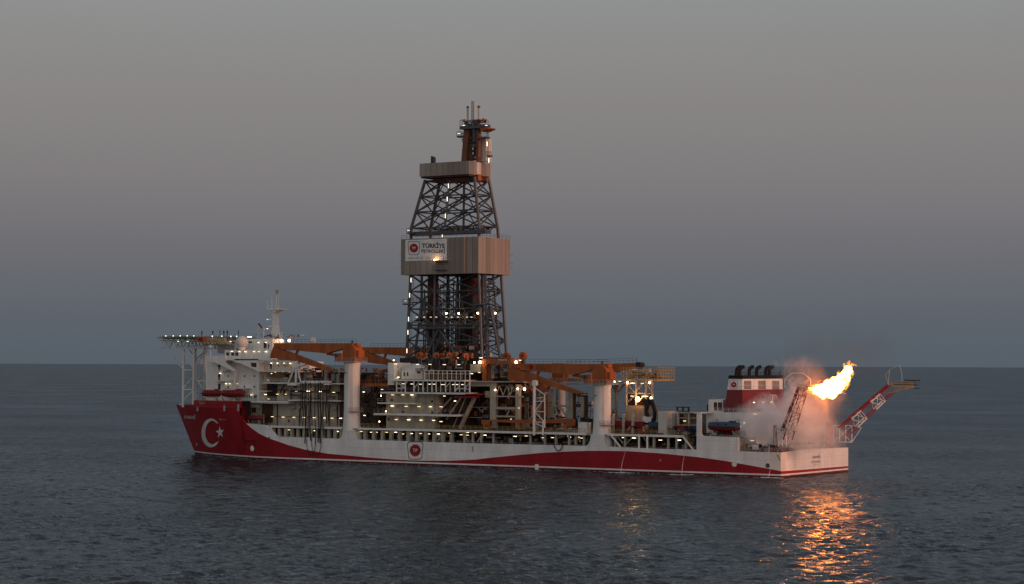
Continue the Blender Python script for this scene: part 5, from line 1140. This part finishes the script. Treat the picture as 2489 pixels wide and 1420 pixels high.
m = bpy.data.materials.new('flame_core'); m.use_nodes = True; n_ = m.node_tree.nodes; n_.clear(); l = m.node_tree.links.new
em = n_.new('ShaderNodeEmission'); o_ = n_.new('ShaderNodeOutputMaterial'); l(em.outputs[0], o_.inputs[0])
t_ = n_.new('ShaderNodeTexCoord'); nz_ = n_.new('ShaderNodeTexNoise'); nz_.inputs['Scale'].default_value = .55; nz_.inputs['Detail'].default_value = 6; l(t_.outputs['Object'], nz_.inputs[0])
cr_ = n_.new('ShaderNodeValToRGB'); e = cr_.color_ramp.elements; e[0].position = .30; e[0].color = (1, .20, .025, 1); e[1].position = .52; e[1].color = (1, .25, .04, 1); l(nz_.outputs[0], cr_.inputs[0]); l(cr_.outputs[0], em.inputs[0])
ms = n_.new('ShaderNodeMapRange'); ms.inputs[1].default_value = .24; ms.inputs[2].default_value = .42; ms.inputs[3].default_value = 8; ms.inputs[4].default_value = 42; l(nz_.outputs[0], ms.inputs[0]); l(ms.outputs[0], em.inputs[1])
MAT['flame_core'] = m
m2 = bpy.data.materials.new('flame_fringe'); m2.use_nodes = True; n_ = m2.node_tree.nodes; n_.clear(); l = m2.node_tree.links.new
em = n_.new('ShaderNodeEmission'); em.inputs[0].default_value = (1, .30, .03, 1); em.inputs[1].default_value = 2.6; tr = n_.new('ShaderNodeBsdfTransparent'); mx = n_.new('ShaderNodeMixShader'); o_ = n_.new('ShaderNodeOutputMaterial')
t_ = n_.new('ShaderNodeTexCoord'); nz_ = n_.new('ShaderNodeTexNoise'); nz_.inputs['Scale'].default_value = .9; nz_.inputs['Detail'].default_value = 5; l(t_.outputs['Object'], nz_.inputs[0])
mr_ = n_.new('ShaderNodeMapRange'); mr_.inputs[1].default_value = .52; mr_.inputs[2].default_value = .66; mr_.inputs[3].default_value = 0; mr_.inputs[4].default_value = .75; l(nz_.outputs[0], mr_.inputs[0])
l(mr_.outputs[0], mx.inputs[0]); l(tr.outputs[0], mx.inputs[1]); l(em.outputs[0], mx.inputs[2]); l(mx.outputs[0], o_.inputs[0]); MAT['flame_fringe'] = m2
FLM = thing('flame', 'bright yellow-white gas flame blowing aft from the port flare boom', 'flame', S(1972, 945, YFL))
def addmesh(me, name, m, parent):
    for v in me.vertices: v.co -= off(parent)
    me.materials.clear(); me.materials.append(m); me.name = name
    o = bpy.data.objects.new(name, me); C.objects.link(o); o.parent = parent; return o
addmesh(displaced(meta_mesh(flame_balls(1.0), .2), .8, .7, 3), 'flame_core', m, FLM)
addmesh(displaced(meta_mesh(flame_balls(1.14), .25), 1.3, .6, 9), 'flame_fringe', m2, FLM)
for k, (a, b, r) in enumerate(((2056,889,1.1),(2062,886,.9),(2075,886,.7),(2050,893,.8))):
    me = meta_mesh([(S(a, b, YFL), r), (S(a+1, b-5, YFL), r*.7), (S(a+3, b+5, YFL), r*.9)], .15); addmesh(displaced(me, .5, 1.3, 20+k), 'flame_tongue', m2, FLM)

# ------------------------------------------------------------------ steam, spray and smoke as real volumes
def vol_mat(name, blobs, col, dens, nscale, nlo, nhi, aniso=0, absorb=None, stretch=(1, 1, 1)):
    m = bpy.data.materials.new(name); m.use_nodes = True; n = m.node_tree.nodes; n.clear(); l = m.node_tree.links.new
    o = n.new('ShaderNodeOutputMaterial'); v = n.new('ShaderNodeVolumePrincipled'); l(v.outputs[0], o.inputs['Volume'])
    v.inputs['Color'].default_value = (*col, 1); v.inputs['Anisotropy'].default_value = aniso
    if absorb: v.inputs['Absorption Color'].default_value = (*absorb, 1)
    t = n.new('ShaderNodeTexCoord'); nz = n.new('ShaderNodeTexNoise'); nz.inputs['Scale'].default_value = nscale; nz.inputs['Detail'].default_value = 6; nz.inputs['Roughness'].default_value = .66
    mpg = n.new('ShaderNodeMapping'); mpg.inputs['Scale'].default_value = stretch; l(t.outputs['Object'], mpg.inputs[0]); l(mpg.outputs[0], nz.inputs[0])
    tot = None
    # wobble the coordinates so that the puffs have ragged outlines
    wv = n.new('ShaderNodeVectorMath'); wv.operation = 'MULTIPLY_ADD'; l(nz.outputs['Color'], wv.inputs[0]); wv.inputs[1].default_value = (8, 8, 8); sb = n.new('ShaderNodeVectorMath'); sb.operation = 'SUBTRACT'; l(t.outputs['Object'], sb.inputs[0]); sb.inputs[1].default_value = (4, 4, 4); l(sb.outputs[0], wv.inputs[2])
    for (c_, r, d) in blobs:
        a = n.new('ShaderNodeVectorMath'); a.operation = 'SUBTRACT'; l(wv.outputs[0], a.inputs[0]); a.inputs[1].default_value = c_
        b = n.new('ShaderNodeVectorMath'); b.operation = 'DIVIDE'; l(a.outputs[0], b.inputs[0]); b.inputs[1].default_value = r
        ln = n.new('ShaderNodeVectorMath'); ln.operation = 'LENGTH'; l(b.outputs[0], ln.inputs[0])
        mr = n.new('ShaderNodeMapRange'); mr.interpolation_type = 'SMOOTHSTEP'; l(ln.outputs['Value'], mr.inputs[0]); mr.inputs[1].default_value = .15; mr.inputs[2].default_value = 1; mr.inputs[3].default_value = d; mr.inputs[4].default_value = 0
        if tot is None: tot = mr.outputs[0]
        else:
            ad = n.new('ShaderNodeMath'); ad.operation = 'ADD'; l(tot, ad.inputs[0]); l(mr.outputs[0], ad.inputs[1]); tot = ad.outputs[0]
    nr = n.new('ShaderNodeMapRange'); l(nz.outputs[0], nr.inputs[0]); nr.inputs[1].default_value = nlo; nr.inputs[2].default_value = nhi; nr.inputs[3].default_value = .12; nr.inputs[4].default_value = 1
    mu = n.new('ShaderNodeMath'); mu.operation = 'MULTIPLY'; l(tot, mu.inputs[0]); l(nr.outputs[0], mu.inputs[1])
    m3 = n.new('ShaderNodeMath'); m3.operation = 'MULTIPLY'; l(mu.outputs[0], m3.inputs[0]); m3.inputs[1].default_value = dens; l(m3.outputs[0], v.inputs['Density'])
    return m
def vol_obj(name, label, blobs, pad=1.5, **k):
    lo = [min(c_[i]-r[i] for c_, r, d in blobs)-pad for i in range(3)]; hi = [max(c_[i]+r[i] for c_, r, d in blobs)+pad for i in range(3)]
    lo[2] = max(lo[2], .35); q = MB(); q.box(lo[0], hi[0], lo[1], hi[1], lo[2], hi[2]); o = q.build(name, vol_mat(name, blobs, **k)); tag(o, label, kind='stuff'); return o
def bl(px, py, Y, rx, ry, rz, d=1.0): p = S(px, py, Y); return (tuple(p), (rx, ry, rz), d)
vol_obj('steam', 'pale grey steam cloud drifting over the after deck below the flare', [bl(1850,1030,-15,8.5,5,8,1.25), bl(1872,1008,-14,6,5,6.5,1), bl(1833,1048,-16,6.5,4,5.5,1), bl(1890,1045,-15,6,4,6,.8), bl(1955,1030,-15,9,6,11,.55), bl(1985,1060,-13,11,6,6,.35), bl(1925,1055,-16,8,5,5,.6), bl(1935,985,-20,5.5,5,9,.7),
        bl(1750,1018,-17,5,3,2.5,.25)], col=(.97,.975,.985), dens=.85, nscale=.26, nlo=.40, nhi=.62)
vol_obj('spray', 'pinkish fire-lit spray and steam falling around the burning flare', [bl(1934,900,-26,8,4,4.5,.6), bl(1952,886,-26,5,4,3.5,.45), bl(1910,890,-26,5,3,2.6,.6), bl(1972,922,-28,5,4,6,.6), bl(1985,975,-28,6,4,8,.6), bl(1998,1005,-27,4,4,9,.8), bl(2015,990,-26,8,4,8,.3), bl(1955,965,-28,4,3,8,.6), bl(2005,1110,-25,12,4,9,.25)], col=(.93,.90,.89), dens=.09, nscale=.38, nlo=.40, nhi=.60, stretch=(1, 1, .5))
vol_obj('smoke', 'thin dark smoke haze hanging in the air above the flare', [bl(1930,868,-20,16,5,5,.7), bl(1990,850,-20,16,5,8,.8), bl(2060,835,-20,18,5,10,.9), bl(2100,860,-20,16,5,9,.8), bl(2160,810,-20,18,5,10,.5), bl(1880,880,-20,9,4,3,.5)], col=(.06,.06,.06), absorb=(.3,.3,.3), dens=.05, nscale=.09, nlo=.35, nhi=.65)

# ------------------------------------------------------------------ overboard discharges
for k, (a, b, c_, d, lab) in enumerate(((1521,1096,1513,1154,'thin white water jet falling from the red hull below the after crane'),(1663,1108,1662,1153,'thin white water jet falling from the hull below the cargo recess'),(1874,1140,1873,1163,'short white water jet falling near the stern corner'))):
    t = thing('water_discharge', lab, 'water jet', S(c_, d, -21.6)); p = S(a, b, -21); e = S(c_, d, -22.2); e.z = WL; q = MB(); n = 8; r3 = random.Random(k); pts = [p.lerp(e, i/n)+Vector((0, -1.0*math.sin(math.pi*.5*i/n), .9*math.sin(math.pi*i/n)*.4)) for i in range(n+1)]
    for i in range(n): q.bar(pts[i], pts[i+1], .035+.03*i/n, 6, .04+.04*i/n)
    q.build('jet', 'foam', t)
    q = MB(); e = pts[-1]
    for i in range(26): x = e.x+r3.gauss(0, 1.6); y = e.y+r3.gauss(0, .7); q.ball((x, y, WL+.08), r3.uniform(.15, .45), 6, (1.6, 1, .3))
    q.build('splash', 'foam', t)
q = MB(); r3 = random.Random(5)
for i in range(520):
    a = r3.random(); p = SZ(1985+150*a+r3.gauss(0, 10), 1177+7*a+r3.gauss(0, 1.6+3*a), WL); q.ball((p.x, p.y, WL+.06), r3.uniform(.03, .13)*(1.3-a), 5, (2.6, 1, .3))
for i in range(420):                                     # lapping foam along the port waterline
    x = r3.uniform(12, 226.5); y = -halfb(x, 0)-abs(r3.gauss(0, .25))-.1; q.ball((x, y, WL+.08), r3.uniform(.03, .11), 5, (3, 1, .5))
tag(q.build('sea_foam', 'foam'), 'thin streak of white foam on the water off the stern', kind='stuff')

# ------------------------------------------------------------------ people
def person_mesh(arm):
    me = bpy.data.meshes.new('p')
    V = [(0,0,.95),(0,0,1.25),(0,0,1.46),(0,0,1.56),(0,.01,1.68),(.09,0,.90),(.10,.02,.50),(.10,0,.08),(.10,-.14,.04),(-.09,0,.90),(-.11,-.03,.50),(-.12,.03,.08),(-.12,-.11,.04),
         (.19,0,1.42),(.27,.02,1.14),(.26,-.10 if arm else 0,.90),(-.19,0,1.42),(-.26,.03,1.15),(-.20 if arm else -.27,-.22 if arm else 0,1.12 if arm else .88),(0,0,1.80)]
    E = [(0,1),(1,2),(2,3),(3,4),(4,19),(0,5),(5,6),(6,7),(7,8),(0,9),(9,10),(10,11),(11,12),(2,13),(13,14),(14,15),(2,16),(16,17),(17,18)]
    rad = [.15,.15,.14,.06,.10,.09,.065,.05,.04,.09,.065,.05,.04,.07,.05,.04,.07,.05,.04,.06]
    me.from_pydata(V, E, []); o = bpy.data.objects.new('p', me); C.objects.link(o); md = o.modifiers.new('s', 'SKIN'); md.use_smooth_shade = True
    for i, r in enumerate(rad): me.skin_vertices[0].data[i].radius = (r, r*.8)
    me.skin_vertices[0].data[0].use_root = True
    sb = o.modifiers.new('u', 'SUBSURF'); sb.levels = 1
    dg = bpy.context.evaluated_depsgraph_get(); dg.update(); r = bpy.data.meshes.new_from_object(o.evaluated_get(dg)); bpy.data.objects.remove(o); return r
pm = [person_mesh(0), person_mesh(1)]
for m_ in pm: m_.name = 'person_body'
def person(px, py, Y, label, k=0, rz=0, jacket='clothes', zfoot=None):
    p = S(px, py, Y); z = zfoot if zfoot is not None else p.z
    b = pm[k % 2].copy(); b.materials.clear(); b.materials.append(MAT['skin']); b.materials.append(MAT['clothes']); b.materials.append(MAT[jacket])
    for f in b.polygons: zc = f.center.z; f.material_index = 0 if zc > 1.56 else (2 if zc > .92 else 1)
    o = bpy.data.objects.new('person', b); C.objects.link(o); o.location = (p.x, Y, z); o.rotation_euler = (0, 0, rz); o.scale = (1.15, 1.15, 1.08)
    tag(o, label, 'person', 'crew standing about the ship'); OFF[o.name] = Vector((p.x, Y, z))
    h = MB().ball((p.x, Y, z+1.74), .14, 8, (1, 1, .8), -.1).build('helmet', 'black' if k else 'yellow'); h.parent = o; h.location = (0, 0, 0)
    for v in h.data.vertices: v.co -= Vector((p.x, Y, z))
for k, (a, lab, j) in enumerate(((490.5,'person in dark trousers and red top at the front of the helideck','clothes_red'),(517,'person in dark clothes alone on the helideck, second from the front','clothes'),(534.5,'person in dark clothes leftmost of the close group of three on the helideck','clothes'),
                                 (544,'person in dark clothes in the middle of the helideck group of three','clothes'),(552.5,'person in dark clothes rightmost of the helideck group of three','clothes'),(579.5,'person in dark clothes standing last on the helideck near the large dome','clothes'))):
    person(a, 819, -10, lab, k, k*1.1, j, zt)
person(647, 850, -12.5, 'person in dark red clothes on the upper bridge deck beside another', 0, .5, 'clothes_red'); person(653, 850, -12.5, 'person in dark clothes on the upper bridge deck beside the red-clad one', 1, 1.5)
for k, a in enumerate((601, 606, 612, 618, 622)): person(a, 974.5, -18, 'person in dark clothes at the rail below the portholes, '+('first','second','third','fourth','last')[k]+' from the bow side', k, k)
